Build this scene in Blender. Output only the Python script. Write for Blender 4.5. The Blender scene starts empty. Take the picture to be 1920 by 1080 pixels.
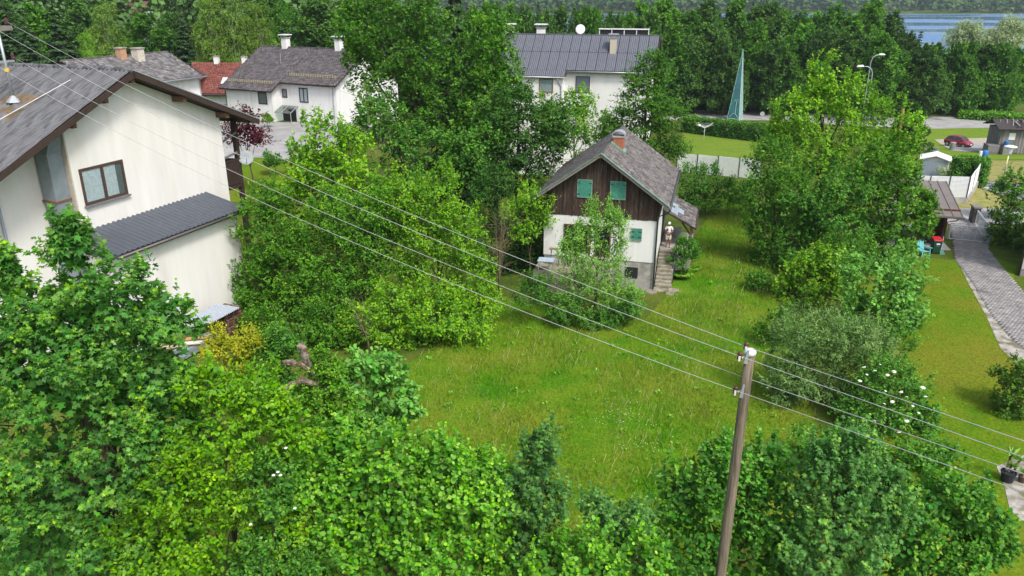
import bpy, math, random
import numpy as np
from mathutils import Vector, Matrix

# ------------------------------------------------------------------ camera, sky, sun, exposure
SC = bpy.context.scene
COL = SC.collection
CAM_H, FOC, PITCH = 17.7, 1450.0, math.radians(20.95)
cd = bpy.data.cameras.new('camera'); cam = bpy.data.objects.new('camera', cd); COL.objects.link(cam)
cam.location = (0, 0, CAM_H); cam.rotation_euler = (math.pi/2 - PITCH, 0, 0)
cd.sensor_width = 36; cd.lens = FOC*36/1920; cd.clip_start = .1; cd.clip_end = 6000
SC.camera = cam
SUN_EL, SUN_AZ = math.radians(52), math.radians(147)      # azimuth clockwise from +Y: right and behind the viewer
W = bpy.data.worlds.new('World'); SC.world = W; W.use_nodes = True
wn = W.node_tree.nodes; wl = W.node_tree.links
bg = wn['Background']; bg.inputs[1].default_value = .115
sky = wn.new('ShaderNodeTexSky'); sky.sky_type = 'NISHITA'; sky.sun_disc = False
sky.sun_elevation = SUN_EL; sky.sun_rotation = SUN_AZ; sky.air_density = 1.0; sky.dust_density = 3.5; sky.ozone_density = 1.0
hs = wn.new('ShaderNodeHueSaturation'); hs.inputs['Saturation'].default_value = .62   # bright thin overcast
wl.new(sky.outputs[0], hs.inputs['Color']); wl.new(hs.outputs[0], bg.inputs[0])
sl = bpy.data.lights.new('sun', 'SUN'); sl.energy = 1.5; sl.angle = math.radians(11); sl.color = (1, .95, .87)
so = bpy.data.objects.new('sun', sl); COL.objects.link(so)
so.rotation_euler = Vector((-math.sin(SUN_AZ)*math.cos(SUN_EL), -math.cos(SUN_AZ)*math.cos(SUN_EL), -math.sin(SUN_EL))).to_track_quat('-Z', 'Y').to_euler()
so.location = (40, -40, 60)
vs = SC.view_settings; vs.view_transform = 'Standard'; vs.look = 'None'; vs.gamma = 1; vs.exposure = 1.0
SC.cycles.max_bounces = 7; SC.cycles.diffuse_bounces = 4; SC.cycles.glossy_bounces = 2; SC.cycles.transmission_bounces = 5
SC.cycles.transparent_max_bounces = 6; SC.cycles.volume_bounces = 0; SC.cycles.caustics_reflective = False; SC.cycles.caustics_refractive = False
SC.cycles.use_denoising = True; SC.cycles.denoiser = 'OPENIMAGEDENOISE'; SC.cycles.denoising_prefilter = 'ACCURATE'

# ------------------------------------------------------------------ helpers: places
_f = np.array([0, math.cos(PITCH), -math.sin(PITCH)]); _u = np.array([0, math.sin(PITCH), math.cos(PITCH)]); _c = np.array([0, 0, CAM_H])
def ray(px, py): return _f + np.array([(px-960)/FOC, 0, 0]) - (py-540)/FOC*_u
def ss(a, b, x):
    t = np.clip((np.asarray(x, float)-a)/(b-a), 0, 1); return t*t*(3-2*t)
LAKE_Z = -6.2
def zt(x, y):
    """height of the land"""
    x = np.asarray(x, float); y = np.asarray(y, float)
    m = 1-ss(-18, -8, x + np.maximum(0, y-100)*.25)
    right = -4*ss(62, 140, y) - 1.6*ss(150, 200, y)
    left = 1.5*ss(20, 34, y) + 2*ss(45, 95, y)
    z = right*(1-m) + left*m
    lk = ss(205, 235, y)*(1-ss(930, 955, y))*ss(-70, -30, x+.1*y)
    z = z*(1-lk) - 9.5*lk
    z = z + 62*ss(962, 1550, y)
    z = z + 50*ss(190, 620, y)*ss(25, 130, -x-.12*y)
    return z
def P(px, py, Y):
    d = ray(px, py); return Vector(_c + d*Y/d[1])
def Gz(px, py, z):
    d = ray(px, py); return Vector(_c + d*(z-CAM_H)/d[2])
def G(px, py):
    z = 0.
    for _ in range(60):
        q = Gz(px, py, z); z = .6*z + .4*float(zt(q.x, q.y))
    q = Gz(px, py, z); q.z = float(zt(q.x, q.y)); return q
def ppm(py, Y):                                       # pixels per metre at that distance
    v = np.array([0, Y, (Vector(P(960, py, Y))).z]) - _c
    return FOC/float(v @ _f)
def gz(x, y): return float(zt(x, y))

# ------------------------------------------------------------------ helpers: objects
def tag(o, label=None, cat=None, group=None, kind=None):
    if label: o['label'] = label
    if cat: o['category'] = cat
    if group: o['group'] = group
    if kind: o['kind'] = kind
    return o
def thing(name, label, cat, loc=(0, 0, 0), rz=0., group=None):
    o = bpy.data.objects.new(name, None); COL.objects.link(o); o.empty_display_size = .2
    o.location = loc; o.rotation_euler = (0, 0, rz)
    return tag(o, label, cat, group)
def link(name, me, m, parent=None):
    o = bpy.data.objects.new(name, me); COL.objects.link(o)
    if m is not None:
        if len(me.materials) == 0: me.materials.append(m)
        elif me.materials[0] != m:
            o.material_slots[0].link = 'OBJECT'; o.material_slots[0].material = m
    if parent is not None: o.parent = parent
    return o
def copy_tree(o, parent=None):
    c = o.copy(); COL.objects.link(c)
    if parent is not None: c.parent = parent
    for ch in o.children: copy_tree(ch, c)
    return c
class MB:
    def __init__(s): s.v = []; s.f = []
    def add(s, vs_, fs_):
        n = len(s.v); s.v += [tuple(map(float, q)) for q in vs_]; s.f += [tuple(i+n for i in q) for q in fs_]; return s
    def box(s, x0, x1, y0, y1, z0, z1):
        return s.add([(x0,y0,z0),(x1,y0,z0),(x1,y1,z0),(x0,y1,z0),(x0,y0,z1),(x1,y0,z1),(x1,y1,z1),(x0,y1,z1)],
                     [(0,3,2,1),(4,5,6,7),(0,1,5,4),(1,2,6,5),(2,3,7,6),(3,0,4,7)])
    def slab(s, a, b, c, d, t):
        """quad a b c d (counter-clockwise from outside) with thickness t inwards"""
        a, b, c, d = map(Vector, (a, b, c, d)); n = (c-a).cross(d-b).normalized()*t
        return s.add([a,b,c,d,a-n,b-n,c-n,d-n], [(0,1,2,3),(7,6,5,4),(0,4,5,1),(1,5,6,2),(2,6,7,3),(3,7,4,0)])
    def prism(s, pts, axis, a, b):
        """pts: polygon in the two other axes; extruded along axis from a to b"""
        n = len(pts)
        def mk(q, w): return {'x': (w, q[0], q[1]), 'y': (q[0], w, q[1]), 'z': (q[0], q[1], w)}[axis]
        return s.add([mk(q, a) for q in pts]+[mk(q, b) for q in pts],
                     [tuple(range(n-1, -1, -1)), tuple(range(n, 2*n))]+[(i, (i+1) % n, (i+1) % n+n, i+n) for i in range(n)])
    def beam(s, a, b, w, h, up=(0, 0, 1)):
        a, b = Vector(a), Vector(b); d = (b-a).normalized(); x = d.cross(Vector(up))
        if x.length < 1e-4: x = d.cross(Vector((1, 0, 0)))
        x.normalize(); y = x.cross(d); x = x*w/2; y = y*h/2
        return s.add([a-x-y,a+x-y,a+x+y,a-x+y,b-x-y,b+x-y,b+x+y,b-x+y], [(3,2,1,0),(4,5,6,7),(0,1,5,4),(1,2,6,5),(2,3,7,6),(3,0,4,7)])
    def tube(s, path, r, n=6, cap=True):
        path = [Vector(q) for q in path]; k = len(path)
        rr = r if isinstance(r, (list, tuple)) else [r]*k
        base = len(s.v); ref = None
        for i, q in enumerate(path):
            d = (path[min(i+1, k-1)]-path[max(i-1, 0)]).normalized()
            if ref is None: ref = d.orthogonal().normalized()
            x = (ref - d*ref.dot(d))
            x = x.normalized() if x.length > 1e-5 else d.orthogonal().normalized(); ref = x
            y = d.cross(x)
            for j in range(n):
                t = 2*math.pi*j/n; s.v.append(tuple(q + (x*math.cos(t)+y*math.sin(t))*rr[i]))
        for i in range(k-1):
            for j in range(n):
                a = base+i*n+j; b = base+i*n+(j+1) % n; s.f.append((a, b, b+n, a+n))
        if cap:
            s.f.append(tuple(base+j for j in range(n-1, -1, -1))); s.f.append(tuple(base+(k-1)*n+j for j in range(n)))
        return s
    def lathe(s, prof, n=12, c=(0, 0, 0)):
        base = len(s.v); k = len(prof)
        for r, z in prof:
            for j in range(n):
                t = 2*math.pi*j/n; s.v.append((c[0]+r*math.cos(t), c[1]+r*math.sin(t), c[2]+z))
        for i in range(k-1):
            for j in range(n):
                a = base+i*n+j; b = base+i*n+(j+1) % n; s.f.append((a, b, b+n, a+n))
        s.f.append(tuple(base+j for j in range(n-1, -1, -1))); s.f.append(tuple(base+(k-1)*n+j for j in range(n)))
        return s
    def mesh(s, name, smooth=False):
        me = bpy.data.meshes.new(name); me.from_pydata(s.v, [], s.f); me.update()
        if smooth: me.polygons.foreach_set('use_smooth', [True]*len(me.polygons))
        return me
    def build(s, name, m, parent=None, smooth=False, bevel=0.):
        o = link(name, s.mesh(name, smooth), m, parent)
        if bevel:
            b = o.modifiers.new('bevel', 'BEVEL'); b.width = bevel; b.segments = 1; b.limit_method = 'ANGLE'
        return o
def np_mesh(name, verts, polys, m, parent=None, vatt=None, smooth=False):
    """verts (N,3); polys: list of (M,k) int arrays"""
    me = bpy.data.meshes.new(name); me.vertices.add(len(verts)); me.vertices.foreach_set('co', np.ascontiguousarray(verts, np.float32).ravel())
    loops = np.concatenate([p.ravel() for p in polys]); tot = np.concatenate([np.full(len(p), p.shape[1]) for p in polys])
    me.loops.add(len(loops)); me.loops.foreach_set('vertex_index', loops.astype(np.int32))
    me.polygons.add(len(tot)); me.polygons.foreach_set('loop_start', np.concatenate([[0], np.cumsum(tot)[:-1]]).astype(np.int32))
    if smooth: me.polygons.foreach_set('use_smooth', np.ones(len(tot), bool))
    me.update(calc_edges=True)
    if vatt is not None:
        a = me.attributes.new('v', 'FLOAT', 'POINT'); a.data.foreach_set('value', np.ascontiguousarray(vatt, np.float32))
    return link(name, me, m, parent) if m is not None else me
def nrm(a): return a/np.maximum(np.linalg.norm(a, axis=-1, keepdims=True), 1e-9)
# leaf outlines: (x across, y along, z up); polygons
def _tm(v, f): return np.array(v, float), f
TM = {
 'oval': _tm([(0,0,0),(.3,.3,.05),(.26,.72,.04),(0,1,-.06),(-.26,.72,.04),(-.3,.3,.05)], [(0,1,2,3),(0,3,4,5)]),
 'round': _tm([(0,0,0),(.34,.12,.06),(.46,.48,.07),(.28,.84,.03),(0,1,-.07),(-.28,.84,.03),(-.46,.48,.07),(-.34,.12,.06)], [(0,1,2,3,4),(0,4,5,6,7)]),
 'lance': _tm([(0,0,0),(.16,.4,.03),(0,1,-.12),(-.16,.4,.03)], [(0,1,2),(0,2,3)]),
 'maple': _tm([(0,0,0),(.5,.02,-.08),(.3,.28,.03),(.6,.6,-.1),(.22,.6,.03),(0,1,-.14),(-.22,.6,.03),(-.6,.6,-.1),(-.3,.28,.03),(-.5,.02,-.08)],
              [(0,1,2),(0,2,3,4),(0,4,5),(0,5,6),(0,6,7,8),(0,8,9)]),
 'quad': _tm([(0,0,0),(.42,.45,.05),(0,1,-.08),(-.42,.45,.05)], [(0,1,2),(0,2,3)]),
 'spray': _tm([(0,0,0),(.3,.25,.02),(.12,.55,0),(.34,.8,-.05),(0,1,-.1),(-.3,.75,-.03),(-.1,.5,0),(-.34,.3,.02)], [(0,1,2,3,4),(0,4,5,6,7)]),
}
def cards(name, pos, d, n, size, v, kind, m, parent=None):
    tv, tf = TM[kind]; d = nrm(d); side = nrm(np.cross(d, n)); n2 = np.cross(side, d); K = len(tv); N = len(pos); zs = np.random.default_rng(N).uniform(-.3, 2.6, (N, 1, 1))
    V = pos[:, None] + size[:, None, None]*(tv[:, 0, None]*side[:, None] + tv[:, 1, None]*d[:, None] + (tv[:, 2, None]*n2[:, None])*zs)
    off = np.arange(N)[:, None]*K; polys = {}
    for q in tf: polys.setdefault(len(q), []).append(off + np.array(q))
    return np_mesh(name, V.reshape(-1, 3), [np.concatenate(x) for x in polys.values()], m, parent, np.repeat(v, K))

# ------------------------------------------------------------------ materials
MATS = {}
def mat(name, c, rough=.75, var=.15, scale=4., bump=0., bscale=None, metal=0., c2=None, att=0., spec=.35, stretch=None, c2thr=None, detail=4., alpha=None):
    """base colour c with noise variation; c2: blotches of a second colour; att: mix towards c2 by the piece's own random tone"""
    if name in MATS: return MATS[name]
    m = bpy.data.materials.new(name); m.use_nodes = True; N = m.node_tree.nodes; L = m.node_tree.links; b = N['Principled BSDF']
    b.inputs['Roughness'].default_value = rough; b.inputs['Metallic'].default_value = metal; b.inputs['Specular IOR Level'].default_value = spec
    tc = N.new('ShaderNodeTexCoord'); mp = N.new('ShaderNodeMapping'); L.new(tc.outputs['Object'], mp.inputs[0])
    if stretch: mp.inputs['Scale'].default_value = stretch
    nz = N.new('ShaderNodeTexNoise'); nz.inputs['Scale'].default_value = scale; nz.inputs['Detail'].default_value = detail; nz.inputs['Roughness'].default_value = .65; L.new(mp.outputs[0], nz.inputs['Vector'])
    mr = N.new('ShaderNodeMapRange'); mr.inputs[1].default_value = .3; mr.inputs[2].default_value = .7; mr.inputs[3].default_value = 1-var; mr.inputs[4].default_value = 1+var; L.new(nz.outputs[0], mr.inputs[0])
    base = None
    if c2 is not None:
        mx = N.new('ShaderNodeMix'); mx.data_type = 'RGBA'; mx.inputs[6].default_value = (*c, 1); mx.inputs[7].default_value = (*c2, 1)
        if att:
            at = N.new('ShaderNodeAttribute'); at.attribute_name = 'v'; L.new(at.outputs['Fac'], mx.inputs[0])
        else:
            n2 = N.new('ShaderNodeTexNoise'); n2.inputs['Scale'].default_value = scale*.6; n2.inputs['Detail'].default_value = 6; L.new(mp.outputs[0], n2.inputs['Vector'])
            r2 = N.new('ShaderNodeMapRange'); lo, hi = c2thr or (.45, .6); r2.inputs[1].default_value = lo; r2.inputs[2].default_value = hi; L.new(n2.outputs[0], r2.inputs[0]); L.new(r2.outputs[0], mx.inputs[0])
        base = mx.outputs[2]
    else:
        rg = N.new('ShaderNodeRGB'); rg.outputs[0].default_value = (*c, 1); base = rg.outputs[0]
    vm = N.new('ShaderNodeVectorMath'); vm.operation = 'SCALE'; L.new(base, vm.inputs[0]); L.new(mr.outputs[0], vm.inputs['Scale'])
    L.new(vm.outputs[0], b.inputs['Base Color'])
    if bump:
        bp = N.new('ShaderNodeBump'); bp.inputs['Strength'].default_value = bump; bp.inputs['Distance'].default_value = .02
        nb = N.new('ShaderNodeTexNoise'); nb.inputs['Scale'].default_value = bscale or scale*6; nb.inputs['Detail'].default_value = 5; L.new(mp.outputs[0], nb.inputs['Vector'])
        L.new(nb.outputs[0], bp.inputs['Height']); L.new(bp.outputs[0], b.inputs['Normal'])
    if alpha: b.inputs['Alpha'].default_value = alpha
    MATS[name] = m; return m
def leafmat(name, a, b_, c, trans=.3, rough=.5, obvar=.1, gain=1.68):
    """three leaf tones (old, middle, young) picked by each leaf's own tone"""
    if name in MATS: return MATS[name]
    a, b_, c = (tuple(x*gain*w_ for x, w_ in zip(q, (.93, 1., .8))) for q in (a, b_, c)); trans = trans+.02
    m = bpy.data.materials.new(name); m.use_nodes = True; N = m.node_tree.nodes; L = m.node_tree.links; b = N['Principled BSDF']
    b.inputs['Roughness'].default_value = rough+.1; b.inputs['Specular IOR Level'].default_value = .09
    at = N.new('ShaderNodeAttribute'); at.attribute_name = 'v'
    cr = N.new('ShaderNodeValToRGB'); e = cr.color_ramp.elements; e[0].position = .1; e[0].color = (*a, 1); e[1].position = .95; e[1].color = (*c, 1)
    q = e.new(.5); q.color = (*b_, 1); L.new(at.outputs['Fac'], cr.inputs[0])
    oi = N.new('ShaderNodeObjectInfo'); mr = N.new('ShaderNodeMapRange'); mr.inputs[3].default_value = 1-obvar; mr.inputs[4].default_value = 1+obvar; L.new(oi.outputs['Random'], mr.inputs[0])
    vm = N.new('ShaderNodeVectorMath'); vm.operation = 'SCALE'; L.new(mr.outputs[0], vm.inputs['Scale'])
    mu = N.new('ShaderNodeMath'); mu.operation = 'MULTIPLY'; mu.inputs[1].default_value = 917.; L.new(at.outputs['Fac'], mu.inputs[0])      # every leaf its own shift of hue and tone
    wnz = N.new('ShaderNodeTexWhiteNoise'); wnz.noise_dimensions = '1D'; L.new(mu.outputs[0], wnz.inputs['W']); sp_c = N.new('ShaderNodeSeparateColor'); L.new(wnz.outputs['Color'], sp_c.inputs[0])
    hsv = N.new('ShaderNodeHueSaturation'); L.new(cr.outputs[0], hsv.inputs['Color'])
    for o_, i_, lo, hi in ((0, 'Hue', .482, .516), (1, 'Value', .84, 1.18), (2, 'Saturation', .88, 1.1)):
        q_ = N.new('ShaderNodeMapRange'); q_.inputs[3].default_value = lo; q_.inputs[4].default_value = hi; L.new(sp_c.outputs[o_], q_.inputs[0]); L.new(q_.outputs[0], hsv.inputs[i_])
    L.new(hsv.outputs[0], vm.inputs[0])
    L.new(vm.outputs[0], b.inputs['Base Color'])
    tr = N.new('ShaderNodeBsdfTranslucent'); v2 = N.new('ShaderNodeVectorMath'); v2.operation = 'MULTIPLY'; v2.inputs[1].default_value = (1.25, 1.3, .5); L.new(vm.outputs[0], v2.inputs[0]); L.new(v2.outputs[0], tr.inputs[0])
    ms = N.new('ShaderNodeMixShader'); ms.inputs[0].default_value = trans; L.new(b.outputs[0], ms.inputs[1]); L.new(tr.outputs[0], ms.inputs[2]); L.new(ms.outputs[0], N['Material Output'].inputs[0])
    MATS[name] = m; return m
def glass(name='window_glass', tint=(.75, .82, .85), refl=.35):
    if name in MATS: return MATS[name]
    m = bpy.data.materials.new(name); m.use_nodes = True; N = m.node_tree.nodes; L = m.node_tree.links; N.remove(N['Principled BSDF'])
    t = N.new('ShaderNodeBsdfTransparent'); t.inputs[0].default_value = (*tint, 1); g = N.new('ShaderNodeBsdfGlossy'); g.inputs['Roughness'].default_value = .03
    lw = N.new('ShaderNodeLayerWeight'); lw.inputs[0].default_value = refl; ms = N.new('ShaderNodeMixShader'); mr = N.new('ShaderNodeMapRange'); mr.inputs[3].default_value = .04; mr.inputs[4].default_value = .4
    L.new(lw.outputs['Facing'], mr.inputs[0]); L.new(mr.outputs[0], ms.inputs[0]); L.new(t.outputs[0], ms.inputs[1]); L.new(g.outputs[0], ms.inputs[2]); L.new(ms.outputs[0], N['Material Output'].inputs[0])
    MATS[name] = m; return m
M_white = mat('white_plaster', (.74,.74,.73), .9, .06, 1.4, .12, 60, c2=(.62,.61,.58), c2thr=(.52,.8), stretch=(1.6,1.6,.3))
M_cream = mat('cream_plaster', (.73,.715,.685), .9, .06, .9, .15, 70, c2=(.62,.585,.52), c2thr=(.53,.85), stretch=(1.6,1.6,.22))
M_concrete = mat('concrete', (.36,.35,.33), .9, .2, 2, .3, 30, c2=(.25,.24,.22))
M_bwood = mat('dark_brown_wood', (.045,.028,.022), .75, .35, 3, .3, 40, stretch=(6,6,.8))
M_beam = mat('brown_beam_wood', (.12,.066,.042), .7, .3, 4, .2, 40)
M_glass = glass()
M_dark = mat('dark_interior', (.02,.02,.022), .9, .1)
M_lace = mat('lace_curtain', (.72,.74,.74), .9, .45, 30, .2)
M_zinc = mat('zinc_sheet', (.26,.3,.34), .5, .12, 3, metal=.35)
M_gutter = mat('dark_gutter', (.07,.085,.1), .5, .15, 4, metal=.2)
M_galv = mat('galvanised_steel', (.42,.45,.47), .45, .12, 5, metal=.5)
M_whitemetal = mat('white_metal', (.75,.76,.77), .5, .05)
M_brick = mat('chimney_brick', (.36,.13,.075), .85, .25, 9, .3)
M_bark = mat('bark', (.09,.07,.05), .95, .4, 6, .6, 30, stretch=(3,3,.6))
M_birch = mat('birch_bark', (.55,.53,.48), .85, .3, 3, .2, stretch=(1,1,3), c2=(.1,.09,.08), c2thr=(.58,.66))
M_twig = mat('dry_twigs', (.24,.18,.12), .95, .3, 8)
M_black = mat('black_plastic', (.015,.016,.018), .5, .1)

# ------------------------------------------------------------------ terrain
def axis(lo, hi, step, far, g=1.22):
    a = list(np.arange(lo, hi+1e-6, step)); s = step
    while a[-1] < far: s *= g; a.append(a[-1]+s)
    s = step; b = [a[0]]
    while b[-1] > -far: s *= g; b.append(b[-1]-s)
    return np.array(b[:0:-1]+a)
xs = axis(-60, 60, 1.5, 2000); ys = axis(8, 150, 1.5, 1700); ys = ys[ys > -300]
ys = np.unique(np.concatenate([ys, np.arange(195, 245, 4), np.arange(920, 980, 5)]))
XX, YY = np.meshgrid(xs, ys); ZZ = zt(XX, YY)
nx, ny = len(xs), len(ys); ii = (np.arange(ny-1)[:, None]*nx+np.arange(nx-1)[None]).ravel()
def ground_mat(name, cs, scales, bump=.6):
    """grass of several tones: cs = dark, mid, light/yellow, straw"""
    m = bpy.data.materials.new(name); m.use_nodes = True; N = m.node_tree.nodes; L = m.node_tree.links; b = N['Principled BSDF']; b.inputs['Roughness'].default_value = .95; b.inputs['Specular IOR Level'].default_value = .1
    tc = N.new('ShaderNodeTexCoord'); last = None
    for i, (c, s) in enumerate(zip(cs[1:], scales)):
        nz = N.new('ShaderNodeTexNoise'); nz.inputs['Scale'].default_value = s; nz.inputs['Detail'].default_value = 7; nz.inputs['Roughness'].default_value = .7; L.new(tc.outputs['Object'], nz.inputs['Vector'])
        r = N.new('ShaderNodeMapRange'); r.inputs[1].default_value = .4; r.inputs[2].default_value = .62; L.new(nz.outputs[0], r.inputs[0])
        mx = N.new('ShaderNodeMix'); mx.data_type = 'RGBA'; L.new(r.outputs[0], mx.inputs[0]); mx.inputs[7].default_value = (*c, 1)
        if last is None: mx.inputs[6].default_value = (*cs[0], 1)
        else: L.new(last, mx.inputs[6])
        last = mx.outputs[2]
    nf = N.new('ShaderNodeTexNoise'); nf.inputs['Scale'].default_value = 9; nf.inputs['Detail'].default_value = 8; L.new(tc.outputs['Object'], nf.inputs['Vector'])
    r = N.new('ShaderNodeMapRange'); r.inputs[1].default_value = .3; r.inputs[2].default_value = .7; r.inputs[3].default_value = .72; r.inputs[4].default_value = 1.28; L.new(nf.outputs[0], r.inputs[0])
    vm = N.new('ShaderNodeVectorMath'); vm.operation = 'SCALE'; L.new(last, vm.inputs[0]); L.new(r.outputs[0], vm.inputs['Scale']); L.new(vm.outputs[0], b.inputs['Base Color'])
    bp = N.new('ShaderNodeBump'); bp.inputs['Strength'].default_value = bump; bp.inputs['Distance'].default_value = .08; L.new(nf.outputs[0], bp.inputs['Height']); L.new(bp.outputs[0], b.inputs['Normal'])
    MATS[name] = m; return m
M_ground = ground_mat('rough_grass_ground', [(.045,.085,.012),(.075,.125,.012),(.10,.13,.018)], (.12, .5))
M_lawn = ground_mat('mown_lawn', [(.062,.155,.004),(.088,.185,.005),(.118,.182,.007),(.15,.165,.014)], (.25, .9, .13), .35)
M_lawn2 = ground_mat('bright_lawn', [(.1,.19,.014),(.135,.22,.016),(.16,.22,.025)], (.2, .8), .3)
M_hay = ground_mat('tall_dry_grass', [(.16,.19,.04),(.24,.23,.07),(.30,.27,.11)], (.3, 1.2), .6)
terr = np_mesh('ground', np.stack([XX, YY, ZZ], -1).reshape(-1, 3), [np.stack([ii, ii+1, ii+1+nx, ii+nx], -1)], M_ground, smooth=True); tag(terr, kind='structure')

def drape(name, pts, m, off=.03, cuts=2.2, kind='structure'):
    """sheet lying on the land inside the outline pts (world xy)"""
    import bmesh
    bm = bmesh.new(); vv = [bm.verts.new((p[0], p[1], 0)) for p in pts]; bm.faces.new(vv); bmesh.ops.triangulate(bm, faces=bm.faces[:])
    for _ in range(7):
        es = [e for e in bm.edges if e.calc_length() > cuts]
        if not es: break
        bmesh.ops.subdivide_edges(bm, edges=es, cuts=1); bmesh.ops.triangulate(bm, faces=bm.faces[:])
    for v in bm.verts: v.co.z = gz(v.co.x, v.co.y)+off
    bmesh.ops.recalc_face_normals(bm, faces=bm.faces[:])
    if bm.faces and sum(f.normal.z for f in bm.faces) < 0: bmesh.ops.reverse_faces(bm, faces=bm.faces[:])
    me = bpy.data.meshes.new(name); bm.to_mesh(me); bm.free(); o = link(name, me, m); tag(o, kind=kind); return o
def gpts(l): return [tuple(G(*q)[:2]) for q in l]

# ------------------------------------------------------------------ roads, lawns, water
M_asph = mat('pale_asphalt', (.33,.325,.32), .9, .12, .8, .2, 40, c2=(.27,.265,.26))
M_road = mat('road_asphalt', (.2,.205,.215), .9, .1, 1, .2, 40)
M_gravel = mat('gravel', (.36,.33,.26), .95, .3, 5, .4, 40)
M_paint = mat('road_paint', (.75,.75,.74), .7, .08)
M_path = mat('stone_slab_edge', (.36,.34,.31), .9, .3, 2.5, .4, 20, c2=(.16,.15,.1))
drape('lawn', gpts([(1600,478),(1795,488),(1818,530),(1850,590),(1875,650),(1925,700),(2060,800),(2000,1040),(1900,1160),(1650,1160),(1560,900),(1600,640)]), M_lawn, .03)
drape('lawn', gpts([(1850,475),(1905,500),(1900,530),(1878,508),(1853,478)]), M_lawn, .035)
drape('lawn', gpts([(1280,248),(1465,248),(1470,300),(1275,296)]), M_lawn2, .035)
drape('lawn', gpts([(400,302),(475,296),(560,300),(560,380),(400,380)]), M_lawn, .035)
drape('verge', gpts([(1700,241),(1920,237),(2050,238),(2050,300),(1850,300),(1700,300)]), M_lawn2, .035)
drape('verge', gpts([(1785,372),(1832,352),(1850,358),(1878,372),(1885,392),(1788,393)]), M_hay, .035)
drape('verge', gpts([(1825,300),(2050,304),(2050,344),(1915,344),(1826,338)]), M_hay, .04)
drape('main_road', gpts([(1240,203),(1420,203),(1600,214),(1735,219),(1800,220),(1920,229),(2100,233),(2100,244),(1920,239),(1740,242),(1600,236),(1440,226),(1240,226)]), M_asph, .05)
drape('parking_lot', gpts([(1766,272),(1880,268),(1880,282),(1815,285),(1785,283)]), M_asph, .055)
drape('gravel_strip', gpts([(1752,262),(1885,258),(1885,268),(1766,272)]), M_gravel, .05)
drape('street', gpts([(1760,335),(1836,339),(1920,346),(2060,352),(2060,392),(1905,374),(1836,353),(1770,345)]), M_road, .05)
drape('street_line', gpts([(1836,351.4),(1880,355.4),(1880,356.6),(1836,352.4)]), M_paint, .062)
drape('pavement', gpts([(1760,392),(1890,391),(2060,394),(2060,430),(1870,420),(1760,420)]), M_asph, .05)
drape('street_court', gpts([(400,228),(560,230),(720,238),(720,268),(560,300),(470,296),(400,302)]), M_asph, .05)
drape('slab_edge', gpts([(1795,488),(1803,487),(1832,540),(1872,605),(1900,640),(1930,655),(1930,706),(1876,655),(1848,592),(1815,532)]), M_path, .045)
drape('slab_edge', gpts([(1868,876),(1930,850),(2000,900),(2000,990),(1925,985),(1893,958),(1882,910)]), M_path, .045)
# driveway: sheet of bedding sand and every paver on it
dw = gpts([(1782,420),(1850,420),(1853,470),(1880,505),(1905,535),(1975,615),(1975,690),(1905,645),(1862,595),(1826,535),(1792,488)])
drv = drape('driveway', dw, mat('bedding_sand', (.13,.125,.11), .95, .3, 3), .05)
def inside(pts, x, y):
    c = np.zeros(len(x), bool); n = len(pts)
    for i in range(n):
        x0, y0 = pts[i]; x1, y1 = pts[i-1]
        k = ((y0 > y) != (y1 > y)) & (x < (x1-x0)*(y-y0)/(y1-y0+1e-12)+x0); c ^= k
    return c
rng = np.random.default_rng(3)
BOXF = [np.array([(4,5,6,7),(0,1,5,4),(1,2,6,5),(2,3,7,6),(3,0,4,7)])]
def boxes(name, c, ax, ay, az_, hx, hy, hz, m, parent=None, vatt=None):
    """many small open-bottom boxes: centre c, axes, half sizes"""
    N = len(c); s = np.array([(-1,-1,-1),(1,-1,-1),(1,1,-1),(-1,1,-1),(-1,-1,1),(1,-1,1),(1,1,1),(-1,1,1)], float)
    V = c[:, None]+s[None, :, 0, None]*(ax*hx[:, None])[:, None]+s[None, :, 1, None]*(ay*hy[:, None])[:, None]+s[None, :, 2, None]*(az_*hz[:, None])[:, None]
    off = np.arange(N)[:, None, None]*8
    return np_mesh(name, V.reshape(-1, 3), [(off+BOXF[0][None]).reshape(-1, 4)], m, parent, np.repeat(vatt if vatt is not None else rng.random(N), 8))
dwa = np.array(dw); x0, y0 = dwa.min(0); x1, y1 = dwa.max(0)
gx, gy = np.meshgrid(np.arange(x0, x1, .235), np.arange(y0, y1, .125)); gx = gx + (np.arange(gx.shape[0]) % 2)[:, None]*.117
gx, gy = gx.ravel(), gy.ravel(); k = inside(dw, gx, gy); gx, gy = gx[k], gy[k]; n = len(gx)
pc = np.stack([gx, gy, zt(gx, gy)+.06+rng.normal(0, .006, n)], 1)
pv = boxes('paver', pc, np.tile([1., 0, 0], (n, 1)), np.tile([0, 1., 0], (n, 1)), np.tile([0, 0, 1.], (n, 1)), np.full(n, .111), np.full(n, .056), np.full(n, .03),
      mat('pavers', (.2,.19,.195), .9, .25, 1.1, c2=(.33,.315,.31), att=1), drv, np.clip(rng.normal(.5, .3, n), 0, 1)); tag(pv, kind='stuff')
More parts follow.
